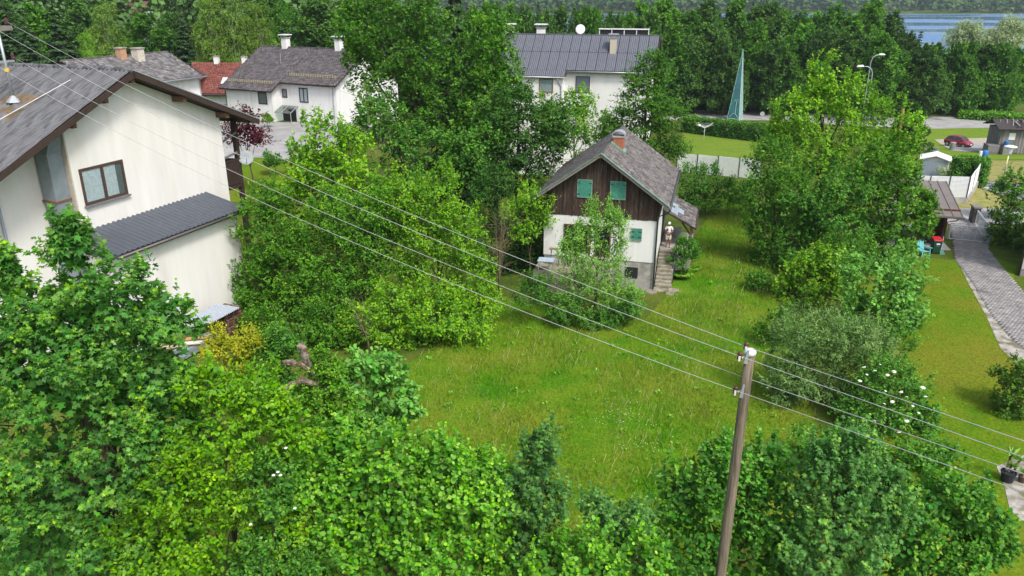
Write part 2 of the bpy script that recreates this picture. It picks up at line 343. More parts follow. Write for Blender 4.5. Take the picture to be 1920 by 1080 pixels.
# lake
lm = bpy.data.materials.new('lake_water'); lm.use_nodes = True; N_ = lm.node_tree.nodes; L_ = lm.node_tree.links; b = N_['Principled BSDF']
b.inputs['Base Color'].default_value = (.08,.19,.37,1); b.inputs['IOR'].default_value = 1.33
tc = N_.new('ShaderNodeTexCoord'); mp = N_.new('ShaderNodeMapping'); mp.inputs['Scale'].default_value = (.0035, .012, 1); L_.new(tc.outputs['Object'], mp.inputs[0])
nz = N_.new('ShaderNodeTexNoise'); nz.inputs['Scale'].default_value = 1; nz.inputs['Detail'].default_value = 3; L_.new(mp.outputs[0], nz.inputs['Vector'])
r1 = N_.new('ShaderNodeMapRange'); r1.inputs[1].default_value = .46; r1.inputs[2].default_value = .54; r1.inputs[3].default_value = .08; r1.inputs[4].default_value = .42; L_.new(nz.outputs[0], r1.inputs[0]); L_.new(r1.outputs[0], b.inputs['Roughness'])
nb = N_.new('ShaderNodeTexNoise'); nb.inputs['Scale'].default_value = .5; nb.inputs['Detail'].default_value = 4; L_.new(tc.outputs['Object'], nb.inputs['Vector'])
bp = N_.new('ShaderNodeBump'); bp.inputs['Distance'].default_value = .3; L_.new(nb.outputs[0], bp.inputs['Height']); L_.new(r1.outputs[0], bp.inputs['Strength']); L_.new(bp.outputs[0], b.inputs['Normal'])
lake = MB().add([(-250,190,LAKE_Z),(1700,190,LAKE_Z),(1700,970,LAKE_Z),(-250,970,LAKE_Z)], [(0,1,2,3)]).build('lake', lm); tag(lake, kind='structure')

# ------------------------------------------------------------------ building helpers
def corrugated(name, w, l, waves, amp, seg=4, thick=0.):
    """wavy sheet: x 0..w across the waves, y 0..-l down the slope"""
    n = waves*seg; v = []; f = []
    for i in range(n+1):
        z = amp*math.cos(2*math.pi*i/seg)
        v += [(w*i/n, 0, z), (w*i/n, -l, z)]
    for i in range(n): f.append((2*i, 2*i+1, 2*i+3, 2*i+2))
    me = bpy.data.meshes.new(name); me.from_pydata(v, [], f); me.update(); me.polygons.foreach_set('use_smooth', [seg > 3]*len(me.polygons)); return me
def shingle_roof(name, origin, along, down, L, S, pw, pl, m, parent, jit=.012, hz=.012):
    """overlapping shingles on a slope: origin top corner, unit vectors along the ridge and down the slope"""
    along = np.array(along, float); down = np.array(down, float); nr = np.cross(along, down); nr = nr*np.sign(nr[2]); r = np.random.default_rng(len(name)+int(L*10))
    rows = int(S/pl); cols = int(L/pw); R_, C_ = np.meshgrid(np.arange(rows), np.arange(-1, cols+1), indexing='ij'); R_ = R_.ravel(); C_ = C_.ravel()
    a = (C_+.5+(R_ % 2)*.5)*pw; k = (a > pw*.3) & (a < L-pw*.3); R_, a = R_[k], a[k]; n = len(a)
    c = np.array(origin)+along*a[:, None]+down*((R_+.55)*pl+r.normal(0, jit, n))[:, None]+nr*(.03+r.normal(0, .003, n))[:, None]
    tilt = .06; dd = nrm(down+nr*tilt)[None].repeat(n, 0); nn = nrm(nr-down*tilt)[None].repeat(n, 0)
    o = boxes(name, c, along[None].repeat(n, 0), dd, nn, np.full(n, pw*.48), np.full(n, pl*.6), np.full(n, hz), m, parent, np.clip(r.normal(.45, .28, n), 0, 1))
    return tag(o, kind='stuff')
def window(parent, plane, at_, u0, u1, z0, z1, fm, depth=.1, mull=1, inner=None, bar=.07, sill=None, name='window'):
    """window in a wall; plane 'y' faces -y at y=at_, plane 'x' faces +x at x=at_. Frame boards, panes and what is seen behind"""
    def bx(mb, a0, a1, b0, b1, c0, c1):          # a: across, b: outwards distance from the wall, c: height
        if plane == 'y': mb.box(a0, a1, at_-b1, at_-b0, c0, c1)
        else: mb.box(at_+b0, at_+b1, a0, a1, c0, c1)
        return mb
    fr = MB(); bx(fr, u0, u1, .004, .05, z0, z0+bar); bx(fr, u0, u1, .004, .05, z1-bar, z1)
    bx(fr, u0, u0+bar, .004, .05, z0+bar, z1-bar); bx(fr, u1-bar, u1, .004, .05, z0+bar, z1-bar)
    w = fr.build(name, fm, parent)
    us = [u0+bar+(u1-u0-2*bar)*i/(mull+1) for i in range(mull+2)]
    for i in range(1, mull+1): bx(MB(), us[i]-bar*.5, us[i]+bar*.5, .006, .055, z0+bar, z1-bar).build('mullion', fm, w)
    for i in range(mull+1):
        a0, a1 = us[i]+bar*.3*(i > 0), us[i+1]-bar*.3*(i < mull); q = [(a0,z0+bar),(a1,z0+bar),(a1,z1-bar),(a0,z1-bar)]
        MB().add([(a, at_-.03, z) if plane == 'y' else (at_+.03, a, z) for a, z in q], [(0,1,2,3)]).build('pane', M_glass, w)
    bx(MB(), u0+bar, u1-bar, .003, .008, z0+bar, z1-bar).build('room_behind', inner or M_dark, w)
    if sill: bx(MB(), u0-.06, u1+.06, .003, .16, z0-.07, z0-.003).build('sill', sill, w)
    return w
def chimney(parent, x, y, z0, z1, s, m, cap=None, name='chimney', flash=None):
    c = MB().box(x-s/2, x+s/2, y-s/2, y+s/2, z0, z1).build(name, m, parent)
    MB().box(x-s*.62, x+s*.62, y-s*.62, y+s*.62, z1+.003, z1+.09).build('chimney_crown', M_concrete, c)
    if cap:
        for sx in (-1, 1):
            for sy in (-1, 1): MB().box(x+sx*s*.5-.03, x+sx*s*.5+.03, y+sy*s*.5-.03, y+sy*s*.5+.03, z1+.09, z1+.32).build('cap_post', M_galv, c)
        MB().box(x-s*.8, x+s*.8, y-s*.8, y+s*.8, z1+.323, z1+.42).build('cap', cap, c)
    if flash:
        MB().box(x-s*.7, x+s*.7, y-s*.7, y+s*.7, z0, z0+(z1-z0)*.32).build('flashing', flash, c)
    return c
R = math.radians

# ------------------------------------------------------------------ large cream house at the left
M_eternit = mat('weathered_fibre_cement', (.135,.139,.15), .95, .28, 1.6, .3, 14, c2=(.08,.081,.086), c2thr=(.47,.64), detail=8, stretch=(7,1.1,7))
M_moss = mat('weathered_fibre_cement_mossy', (.135,.139,.15), .95, .35, 2.5, .3, 14, c2=(.14,.10,.06), c2thr=(.42,.55), detail=8)
M_blue = mat('blue_grey_trapezoid_sheet', (.10,.113,.138), .42, .08, 2, metal=.3)
lh = thing('house', 'large cream plastered house with grey corrugated roof at the left edge', 'house', (-15.24, 39.05, 0), R(-20.8))
RY, RZ = -2.52, 14.28
def lz(y): return RZ-.44*(RY-y) if y < RY else RZ-.405*(y-RY)
MB().prism([(-6.1,.6),(3.75,.6),(3.75,lz(3.75)-.3),(RY,RZ-.32),(-6.1,lz(-6.1)-.3)], 'x', -16, -2.5).build('wall', M_cream, lh)
MB().prism([(-11.2,.6),(-6.12,.6),(-6.12,lz(-6.12)-.3),(-11.2,lz(-11.2)-.3)], 'x', -16, -3.6).build('wall', M_cream, lh)
MB().box(-3.58,-2.52,-6.16,-6.103,.6,lz(-6.1)-.4).build('corner_return', mat('beige_plaster', (.5,.45,.38), .9, .1), lh)
rf = MB().slab((-16.2,-12.0,lz(-12)-.08),(-1.7,-12.0,lz(-12)-.08),(-1.7,RY,RZ-.08),(-16.2,RY,RZ-.08),.16).build('roof', M_bwood, lh)
MB().slab((-16.2,RY,RZ-.08),(-1.7,RY,RZ-.08),(-1.7,6.0,lz(6.0)-.08),(-16.2,6.0,lz(6.0)-.08),.16).build('roof_back_slope', M_bwood, lh)
th = math.atan(.44); sheet = corrugated('roof_sheet', 1.06, 2.62, 4, .06, 6); sheet.materials.append(M_eternit)
for r_ in range(4):
    for c_ in range(14):
        s = r_*2.5; o = link('roof_sheet', sheet, M_moss if (r_ == 1 and c_ in (3,4)) or (r_ == 2 and c_ == 6) else M_eternit, rf)
        o.location = (-1.66-1.035*(c_+1)+random.Random(r_*31+c_).uniform(-.008,.008), RY-s*math.cos(th), RZ-s*math.sin(th)-.045+.004*((3-r_) % 2)+.018*(3-r_)); o.rotation_euler = (th+.004, 0, random.Random(c_*7+r_).uniform(-.004,.004))
th2 = math.atan(.405); sh2 = corrugated('roof_sheet_back', 1.06, 2.4, 5, .045); sh2.materials.append(M_eternit)
for r_ in range(4):
    for c_ in range(14):
        s = (r_+1)*2.28; o = link('roof_sheet', sh2, M_eternit, rf); o.location = (-1.66-1.035*(c_+1), RY+s*math.cos(th2), RZ-s*math.sin(th2)-.045+.018*(3-r_)); o.rotation_euler = (-th2, 0, 0)
for c_ in range(15): MB().tube([(-1.64-.98*c_,RY,RZ-.01),(-2.66-.98*c_,RY,RZ+.015)],.13,10).build('ridge_cap', M_eternit, rf, True)
MB().slab((-1.66,-12.03,lz(-12)-.02),(-1.60,-12.03,lz(-12)-.02),(-1.60,RY,RZ-.02),(-1.66,RY,RZ-.02),.26).build('barge_board', M_bwood, lh)
MB().slab((-1.66,RY,RZ-.02),(-1.60,RY,RZ-.02),(-1.60,6.05,lz(6.05)-.02),(-1.66,6.05,lz(6.05)-.02),.26).build('barge_board', M_bwood, lh)
MB().beam((-1.63,RY,RZ+.02),(-1.63,6.05,lz(6.05)+.02),.1,.05).build('verge_strip', M_galv, lh)
for y in (-10.9,-6.1,-4.2,RY,.6,3.6): MB().box(-2.6,-1.75,y-.11,y+.11,lz(y)-.56,lz(y)-.27).build('purlin', M_beam, lh)
w = window(lh, 'x', -2.5, -5.75, -3.27, 8.5, 10.2, mat('window_brown', (.075,.045,.033), .6, .15), inner=mat('room_grey', (.16,.17,.17), .9, .15), bar=.12, sill=mat('sill_grey', (.17,.17,.19), .6, .1))
for u0, u1 in ((-5.6,-4.62),(-4.42,-3.75)):
    c = MB(); n = 16
    for i in range(n): 
        a0 = u0+(u1-u0)*i/n; a1 = u0+(u1-u0)*(i+1)/n; o0 = .004*(i % 2); o1 = .004*((i+1) % 2)
        c.add([(-2.491+o0,a0,8.64),(-2.491+o1,a1,8.64),(-2.491+o1,a1,10.07),(-2.491+o0,a0,10.07)], [(0,1,2,3)])
    c.build('curtain', M_lace, w)
dk = MB().slab((-2.95,-6.95,8.0),(-2.5,-6.2,8.0),(-2.5,-6.2,11.2),(-2.95,-6.95,11.2),.02)
dk = MB().box(-3.5,-2.75,-6.95,-6.2,1.4,11.05).add([(-3.5,-6.95,11.05),(-2.75,-6.95,11.05),(-2.75,-6.2,11.05),(-3.5,-6.2,11.05),(-3.2,-6.75,12.05),(-2.5,-6.75,12.05),(-2.5,-6.2,12.25),(-3.2,-6.2,12.25)],[(4,5,6,7),(0,1,5,4),(1,2,6,5),(2,3,7,6),(3,0,4,7)]).build('exhaust_duct', M_zinc, lh)
MB().box(-3.56,-2.7,-7.0,-6.19,8.9,8.98).build('duct_strap', mat('rusty_steel', (.2,.09,.05), .9, .3, 8), dk)
for i in range(7): MB().beam((-2.71,-6.74,11.25+.11*i),(-2.71+.02,-6.26,11.28+.11*i),.03,.05).build('louvre', M_zinc, dk)
MB().tube([(-3.48,-9.1,11.0),(-3.48,-9.1,1.2)],.06,8).build('downpipe', M_zinc, lh, True)
# side wing with its own metal roof
MB().prism([(-2.49,.6),(-.3,.6),(-.3,6.62),(-2.49,7.25)], 'y', -6.35, 1.6).build('wing_wall', M_cream, lh)
wr = MB().slab((-2.48,-6.75,7.36),(.05,-6.75,6.72),(.05,1.95,6.72),(-2.48,1.95,7.36),.08).build('wing_roof', M_gutter, lh)
ang = math.atan2(.64,2.53); pr = []
for i in range(29):
    u = i*.3; pr += [(u,0),(u+.13,0),(u+.17,.05),(u+.26,.05)]
tv = [(0,-6.75+u,z) for u,z in pr if u <= 8.7]; kk = len(tv); vv = [(-2.49,y,7.375+z) for _,y,z in tv]+[(.1,y,6.725+z) for _,y,z in tv]
MB().add(vv, [(i,i+kk,i+kk+1,i+1) for i in range(kk-1)]).build('roof_sheet', M_blue, wr)
MB().tube([(.14,-6.8,6.62),(.14,2.0,6.62)],.07,8).build('gutter', mat('bronze_gutter', (.13,.115,.105), .5, .1, metal=.3), lh, True)
MB().box(.02,.07,-6.78,1.98,6.5,6.66).build('fascia', M_gutter, lh)
MB().box(-2.3,.04,-6.8,-6.73,6.55,6.7).build('fascia', M_gutter, lh)
# balcony on the far side
for x in (-3.0,-9.0,-15.0): MB().box(x-.12,x+.12,5.3,5.54,1.5,lz(5.4)-.25).build('balcony_post', M_bwood, lh)
MB().box(-15.5,-2.9,3.76,5.5,6.9,7.1).build('balcony_floor', M_bwood, lh)
for i in range(50): MB().box(-2.92,-2.88,3.9+i*.16,4.03+i*.16,7.15,8.5).build('balcony_board', M_bwood, lh) if i < 9 else MB().box(-15.3+(i-9)*.3,-15.04+(i-9)*.3,5.54,5.58,7.15,8.5).build('balcony_board', M_bwood, lh)
MB().beam((-2.9,3.8,8.55),(-2.9,5.5,8.55),.1,.08).build('rail', M_bwood, lh)
MB().beam((-2.9,3.78,9.6),(-2.9,5.4,10.1),.08,.1).build('brace', mat('grey_rail', (.16,.16,.17), .7, .1), lh)
MB().beam((-2.9,3.78,8.75),(-2.9,5.3,8.95),.08,.1).build('brace', MATS['grey_rail'], lh)
ds = MB().lathe([(.0,0),(.2,.02),(.42,.1),(.44,.11),(.42,.125),(.2,.05),(0,.03)],16).build('satellite_dish', mat('dish_grey', (.3,.33,.35), .5, .05), lh, True); ds.location = (-2.7,5.75,8.55); ds.rotation_euler = (R(70), 0, R(45)); ds.scale = (1,1,1)
MB().tube([(0,-.4,.05),(0,-.1,.45)],.02,6).build('feed_arm', M_galv, ds)
# mast with insulators on that roof
M_ins = mat('insulator_brown', (.09,.03,.025), .35, .1); M_inw = mat('insulator_grey', (.6,.6,.6), .4, .05)
lhm = Matrix.Translation(lh.location) @ Matrix.Rotation(R(-20.8), 4, 'Z')
mb_ = lhm @ Vector((-6.0,-5.45,lz(-5.45)))
ms_ = thing('roof_mast', 'galvanised wire mast standing on the corrugated roof of the cream house', 'mast', mb_, R(-20.8))
MB().tube([(0,0,-.1),(0,0,3.4)],.06,10).build('pole', M_galv, ms_, True)
MB().lathe([(.32,0),(.3,.05),(.09,.28),(.07,.3)],10).build('roof_collar', M_galv, ms_)
MB().box(-.04,.04,-.95,.45,1.75,1.83).build('crossarm', M_galv, ms_); MB().box(-.16,.16,-.6,.6,3.1,3.3).build('head_box', mat('grey_timber', (.2,.19,.17), .9, .2), ms_)
MB().tube([(0,0,1.35),(0,0,1.5)],.1,8).build('marker_band', mat('yellow_band', (.7,.5,.05), .6, .1), ms_)
ins_l = []
for x, y, z in ((.0,.5,3.35),(.0,-.55,3.35),(.0,.42,1.85),(.0,-.9,1.85)):
    i_ = MB().lathe([(.04,0),(.08,.03),(.08,.1),(.05,.13),(.08,.16),(.07,.24),(.02,.26)],8,(x,y,z)).build('insulator', M_ins, ms_)
    ins_l.append(lhm.to_3x3() @ Vector((x,y,z+.13)) + mb_)
cb = [lhm @ Vector((-4.4+.0*t,-3.6-6.0*t,lz(-3.6-6.0*t)+.06)) + Vector((-.9*t*1.5,0,0)) for t in np.linspace(0,1,9)]
tag(MB().tube(cb,.018,6).build('roof_cable', mat('cable_white', (.62,.63,.62), .6, .05)), 'pale cable lying down the corrugated roof of the cream house', 'cable')

# ------------------------------------------------------------------ small chalet in the middle
ch = thing('chalet', 'small chalet with dark boarded gable, green shutters and white lower wall', 'house', (8.865, 45.757, 0), R(-14.5))
M_board = [mat('weathered_board_%s' % n, c, .85, .45, 5, .4, 30, stretch=(7,7,.5), c2=c2, c2thr=(.55,.72)) for n, c, c2 in
           (('dark', (.05,.03,.023), (.12,.1,.085)), ('brown', (.07,.042,.03), (.16,.135,.115)), ('black', (.035,.022,.018), (.09,.075,.065)))]
M_shg = mat('grey_wood_shingles', (.09,.08,.078), .95, .4, 1.6, c2=(.23,.215,.21), att=1)
M_teal = mat('faded_green_paint', (.05,.235,.165), .7, .25, 6, .2, 30, stretch=(5,5,1), c2=(.09,.31,.24), c2thr=(.5,.68))
M_copper = mat('green_copper', (.17,.29,.23), .7, .25, 5)
CX0, CX1, CD, AX, AZ = -7.05, .08, 9.8, -3.5, 8.62
csl = 3.02/4.25
def cz(x): return AZ-csl*abs(x-AX)
MB().box(CX0+.04,CX1-.04,.04,CD-.04,-.4,1.85).build('plinth', M_concrete, ch)
MB().box(CX0,CX1,0,CD,1.853,4.62).build('wall', M_white, ch)
MB().prism([(CX0+.03,4.622),(CX1-.03,4.622),(CX1-.03,cz(CX1)-.2),(AX,AZ-.2),(CX0+.03,cz(CX0)-.2)], 'y', .03, CD-.03).build('gable_frame', M_bwood, ch)
nb_ = 50; bw = (CX1-CX0+.02)/nb_; rr = random.Random(5)
for side, y0_, y1_ in ((0,-.025,.0),(1,CD,CD+.025)):
    for i in range(nb_ if side == 0 else 0):
        a = CX0-.01+i*bw; b_ = a+bw-.012; dz = rr.uniform(-.03,.01); dy = rr.uniform(0,.012)
        pts = [(a,4.58+dz),(b_,4.58+dz)]+([(b_,cz(b_)-.16),(AX,AZ-.16),(a,cz(a)-.16)] if a < AX < b_ else [(b_,cz(b_)-.16),(a,cz(a)-.16)])
        MB().prism(pts, 'y', y0_-dy, y1_+.02).build('board', rr.choice(M_board), ch)
for i in range(70):
    a = .0+i*.14; MB().box(CX1-.02,CX1+.02+rr.uniform(0,.01),a,a+.128,4.58,cz(CX1)-.2).build('board', rr.choice(M_board), ch)
MB().slab((AX-4.25,-.6,AZ-3.02),(AX,-.6,AZ),(AX,10.4,AZ),(AX-4.25,10.4,AZ-3.02),.1).build('roof_deck', M_bwood, ch)
MB().slab((AX,-.6,AZ),(AX+4.25,-.6,AZ-3.02),(AX+4.25,10.4,AZ-3.02),(AX,10.4,AZ),.1).build('roof_deck', M_bwood, ch)
cn, sn = math.cos(math.atan(csl)), math.sin(math.atan(csl))
shingle_roof('roof_shingles', (AX,-.62,AZ), (0,1,0), (cn,0,-sn), 11.05, 5.22, .2, .19, M_shg, ch)
shingle_roof('roof_shingles', (AX,-.62,AZ), (0,1,0), (-cn,0,-sn), 11.05, 5.22, .2, .19, M_shg, ch)
MB().prism([(AX-.16,AZ-.08),(AX,AZ+.06),(AX+.16,AZ-.08),(AX,AZ+.09)], 'y', -.64, 10.45).build('ridge_board', M_shg, ch)
for s in (-1, 1):
    MB().beam((AX,-.64,AZ-.02),(AX+s*4.28,-.64,AZ-.02-csl*4.28),.06,.2).build('barge_board', mat('grey_weathered_board', (.22,.2,.17), .9, .25, 6), ch)
    MB().beam((AX,-.66,AZ+.085),(AX+s*4.28,-.66,AZ+.085-csl*4.28),.16,.035).build('verge_flashing', M_copper, ch)
for z, sgn in ((0,1),):
    MB().tube([(AX+4.3,-.75,AZ-3.1),(AX+4.3,10.5,AZ-3.1)],.075,8).build('gutter', M_gutter, ch, True)
    MB().tube([(AX+4.3,-.55,AZ-3.15),(AX+4.15,-.45,AZ-3.4),(CX1+.0,-.1,AZ-3.75),(CX1-.02,-.1,-.1)],.05,8).build('downpipe', M_gutter, ch, True)
def shutter(u0, u1, z0, z1):
    s = MB().box(u0,u1,-.055,-.03,z0,z1).build('window_frame', M_teal, ch)
    n = 6
    for i in range(n):
        a = u0+.05+(u1-u0-.1)*i/n; MB().box(a+.004,a+(u1-u0-.1)/n-.004,-.08-.004*(i % 2),-.056,z0+.05,z1-.05).build('plank', M_teal, s)
    for a0, a1, b0, b1 in ((u0,u1,z0,z0+.05),(u0,u1,z1-.05,z1),(u0,u0+.05,z0+.05,z1-.05),(u1-.05,u1,z0+.05,z1-.05)): MB().box(a0,a1,-.09,-.056,b0,b1).build('trim', M_copper, s)
    for zz in (z0+.2,z1-.24):
        for ua, ub in ((u0+.02,u0+.2),(u1-.2,u1-.02)): MB().box(ua,ub,-.1,-.088,zz,zz+.035).build('hinge', M_black, s)
shutter(-4.97,-4.03,5.78,6.92); shutter(-2.93,-1.96,5.78,6.92); shutter(-1.5,-.83,3.26,4.04)
M_wb = mat('brown_window_frame', (.1,.05,.03), .6, .2)
window(ch, 'y', 0, -5.75,-4.15, 2.2, 4.0, M_wb, mull=1, bar=.09); window(ch, 'y', 0, -3.75,-2.75, 2.0, 4.0, M_wb, mull=0, bar=.1)
MB().box(-4.14,-4.0,-.06,-.005,2.15,4.05).build('shutter_edge', M_wb, ch)
MB().box(-1.75,-.95,.0,.035,.75,1.45).build('cellar_opening', M_dark, ch)
ckz = 7.9
ck = MB().box(AX+.2,AX+.85,3.35,4.0,ckz-.6,8.98)
ck = ck.build('chimney', M_brick, ch)
for r_ in range(8):
    zz = 8.08+r_*.11
    for a in range(3):
        o_ = .11*(r_ % 2); MB().box(AX+.2+max(0,a*.22-o_)+.008,AX+.2+min(.65,a*.22-o_+.21),3.335,3.348,zz,zz+.095).build('brick', M_brick, ck)
MB().box(AX+.14,AX+.91,3.29,4.06,8.982,9.07).build('chimney_crown', M_concrete, ck)
cp = [(AX+.52+.42*math.cos(t),9.1+.3*math.sin(t)) for t in np.linspace(math.pi,0,9)]
MB().prism(cp+[(q[0]*.92+(AX+.52)*.08,q[1]-.03) for q in cp[::-1]],'y',3.3,4.05).build('cowl', M_galv, ck)
MB().prism([(AX+.1,cz(AX+.1)+.02),(AX+1.0,cz(AX+1.0)+.02),(AX+1.0,cz(AX+1.0)+.16),(AX+.1,cz(AX+.1)+.22)], 'y', 3.2, 4.15).build('flashing', M_copper, ck)
# porch roof, landing, steps
MB().slab((.06,4.3,4.2),(2.4,4.3,3.0),(2.4,9.4,3.0),(.06,9.4,4.2),.1).build('porch_roof', M_bwood, ch)
pd = np.array([2.34,0,-1.2]); pd /= np.linalg.norm(pd)
shingle_roof('porch_shingles', (.06,4.28,4.2), (0,1,0), pd, 5.12, 2.62, .3, .27, M_shg, ch, .02)
pt = MB()
for (a0,a1,s0,s1) in ((4.7,5.9,.3,1.1),(5.5,6.6,.8,1.5),(6.4,7.2,.35,1.0)):
    q = lambda a, s: (.06+pd[0]*s+.075*-pd[2], a, 4.2+pd[2]*s+.075*pd[0]); pt.slab(q(a0,s0),q(a0,s1),q(a1,s1),q(a1,s0),.01)
pt.build('metal_patch', mat('patch_sheet', (.3,.36,.43), .6, .15, 4), ch)
for y in (4.5,9.2): MB().box(1.95,2.1,y-.07,y+.07,1.2 if y < 5 else .2,3.1).build('porch_post', M_beam, ch); MB().beam((2.02,y,2.5),(1.4,y,3.35),.1,.1).build('brace', M_bwood, ch)
MB().beam((2.02,4.3,3.08),(2.02,9.4,3.08),.14,.16).build('porch_beam', M_bwood, ch)
MB().box(.1,1.25,3.75,9.4,-.2,1.6).build('landing', M_concrete, ch); MB().box(1.26,2.15,4.3,9.4,-.2,1.2).build('porch_base', M_concrete, ch)
M_step = mat('mossy_stone', (.27,.25,.2), .95, .35, 3, .5, 20, c2=(.13,.125,.06), c2thr=(.5,.7))
for i in range(10): MB().box(.1-.0,1.12+rr.uniform(-.08,.06),.75+i*.3,1.05+i*.3+.04,-.2,.16*(i+1)-.02*rr.random()).build('step', M_step, ch, bevel=.015)
for i in range(8): MB().box(-.35+rr.uniform(-.3,.3)+.2*i,.05+rr.uniform(-.1,.3)+.2*i,-.2+rr.uniform(-.5,.5),.3+rr.uniform(-.1,.3),-.1,.05+rr.uniform(0,.08)).build('paving_stone', M_step, ch, bevel=.02)
MB().tube([(1.2,1.2,.2),(1.2,1.2,1.1),(1.2,3.7,2.5),(1.2,3.7,1.6)],.022,6).build('handrail', M_gutter, ch, True)
MB().box(CX1+.003,CX1+.05,4.6,5.6,1.62,3.7).build('door', M_bwood, ch)

# ------------------------------------------------------------------ big white house behind
M_slate = mat('grey_metal_tiles', (.12,.13,.158), .5, .1, 1.5, metal=.15)
bh = thing('house', 'white two storey house with long grey metal tile roof behind the chalet', 'house', (5.007, 82, 0), R(-14))
MB().box(-8,8.9,.5,7.6,-2,10.4).prism([(.5,10.4),(7.6,10.4),(4,13.1)], 'x', -8, 8.6).build('wall', M_white, bh)
MB().box(-8,.3,-.5,.498,-2,9.7).build('wall', M_white, bh)
MB().prism([(.55,10.3),(7.55,10.3),(4,13.15)], 'x', 8.62, 8.95).build('gable_boarding', M_bwood, bh)
bsl = .8; bth = math.atan(bsl)
MB().slab((-8.6,0,10.2),(9.6,0,10.2),(9.6,4,13.4),(-8.6,4,13.4),.14).build('roof_deck', M_bwood, bh); MB().slab((-8.6,4,13.4),(9.6,4,13.4),(9.6,8,10.2),(-8.6,8,10.2),.14).build('roof_deck', M_bwood, bh)
MB().slab((-8.6,-.75,9.6),(.62,-.75,9.6),(.62,-.003,10.198),(-8.6,-.003,10.198),.14).build('roof_deck', M_bwood, bh)
pn = corrugated('roof_panel', .96, 2.6, 5, .042, 4); pn.materials.append(M_slate)
for r_ in range(2):
    for c_ in range(18):
        s = r_*2.55; o = link('roof_panel', pn, M_slate, bh); o.location = (-8.45+1.0*c_, 4-s*math.cos(bth), 13.46-s*math.sin(bth)+.06*(1-r_)+.002*(c_ % 2)); o.rotation_euler = (bth, 0, 0)
pn2 = corrugated('roof_panel_low', .98, 1.0, 5, .03, 4); pn2.materials.append(M_slate)
for c_ in range(9):
    o = link('roof_panel', pn2, M_slate, bh); o.location = (-8.45+1.0*c_, 4-5.05*math.cos(bth), 13.43-5.05*math.sin(bth)); o.rotation_euler = (bth, 0, 0)
for c_ in range(91): MB().box(-8.5+.2*c_,-8.36+.2*c_,3.88,4.12,13.42,13.56).build('ridge_tile', M_slate, bh)
MB().beam((9.62,0,10.25),(9.62,4,13.45),.06,.24).build('barge_board', M_bwood, bh); MB().beam((9.62,4,13.45),(9.62,8,10.25),.06,.24).build('barge_board', M_bwood, bh)
MB().tube([(.6,-.05,10.1),(9.6,-.05,10.1)],.07,8).build('gutter', M_galv, bh, True); MB().tube([(-8.6,-.82,9.55),(.65,-.82,9.55)],.07,8).build('gutter', M_galv, bh, True)
MB().tube([(-.2,-.8,9.5),(-.1,-.6,9.1),(.18,-.57,8.7),(.18,-.57,2)],.06,8).build('downpipe', M_galv, bh, True)
M_curt = mat('pale_green_curtain', (.42,.5,.47), .9, .25, 3, stretch=(6,1,.3)); M_blind = mat('roller_blind', (.3,.3,.33), .8, .06)
window(bh, 'y', -.5, -2.15,-.66, 7.98, 9.44, mat('light_brown_frame', (.24,.13,.08), .6, .15), inner=M_curt, bar=.13, mull=0)
window(bh, 'y', .5, 1.48,2.97, 7.92, 9.62, mat('dark_frame', (.06,.055,.06), .6, .1), inner=M_blind, bar=.08, mull=0)
chimney(bh, 5.0, 2.2, 11.6, 13.3, .62, mat('cream_brick', (.5,.45,.36), .9, .15, 9), M_galv)
chimney(bh, -3.1, 4.6, 12.6, 14.1, .8, M_white, M_whitemetal); chimney(bh, -6.6, 4.6, 12.6, 14.1, .8, M_white, M_whitemetal)
sd = MB().lathe([(0,0),(.25,.03),(.5,.12),(.48,.14),(.2,.06),(0,.04)],16).build('satellite_dish', M_whitemetal, bh, True); sd.location = (1.2,4.3,14.0); sd.rotation_euler = (R(80),0,R(8)); MB().tube([(1.2,4.35,13.3),(1.2,4.35,14.0)],.03,6).build('dish_pole', M_galv, bh)
sp = MB().box(3.1,8.3,5.0,5.08,13.55,14.0).build('solar_collector', M_dark, bh)
for a in (3.1,4.4,5.7,7.0,8.25): MB().box(a,a+.08,4.95,4.998,13.2,14.05).build('collector_frame', M_whitemetal, sp)
MB().box(3.05,8.35,4.9,5.1,14.003,14.12).build('collector_frame', M_whitemetal, sp)
# ------------------------------------------------------------------ white house left of the middle
M_dkt = mat('brown_grey_tiles', (.075,.065,.07), .9, .3, 1.5, c2=(.15,.135,.14), att=1)
mh = thing('house', 'white house with dark shingle roof and two white chimneys across the street', 'house', (-28.87, 92, 3.45), R(-27))
mz = lambda y: 7.9-.57*(7-y)
MB().prism([(-0.0,-1),(13.5,-1),(13.5,mz(.5)-.2),(7,7.5),(0,mz(0)-.2)], 'x', -6.1, 1.2).build('wall', M_white, mh)
MB().prism([(1.5,-1),(13.5,-1),(13.5,mz(.5)-.2),(7,7.5),(1.5,mz(1.5)-.2)], 'x', 1.203, 9.4).build('wall', M_white, mh)
MB().slab((-6.5,-.6,mz(-.6)),(1.7,-.6,mz(-.6)),(1.7,7,7.9),(-6.5,7,7.9),.14).build('roof_deck', M_bwood, mh); MB().slab((1.703,.9,mz(.9)),(9.9,.9,mz(.9)),(9.9,7,7.9),(1.703,7,7.9),.14).build('roof_deck', M_bwood, mh)
MB().slab((-6.5,7,7.9),(9.9,7,7.9),(9.9,14.2,mz(-.2)),(-6.5,14.2,mz(-.2)),.14).build('roof_deck', M_bwood, mh)
mdn = np.array([0,-1,-.57]); mdn /= np.linalg.norm(mdn)
shingle_roof('roof_tiles', (-6.52,7,7.9), (1,0,0), mdn, 8.2, 8.75, .3, .3, M_dkt, mh, .02); shingle_roof('roof_tiles', (1.68,7,7.9), (1,0,0), mdn, 8.25, 7.0, .3, .3, M_dkt, mh, .02)
MB().tube([(-6.55,7,7.93),(9.95,7,7.93)],.1,8).build('ridge', M_dkt, mh)
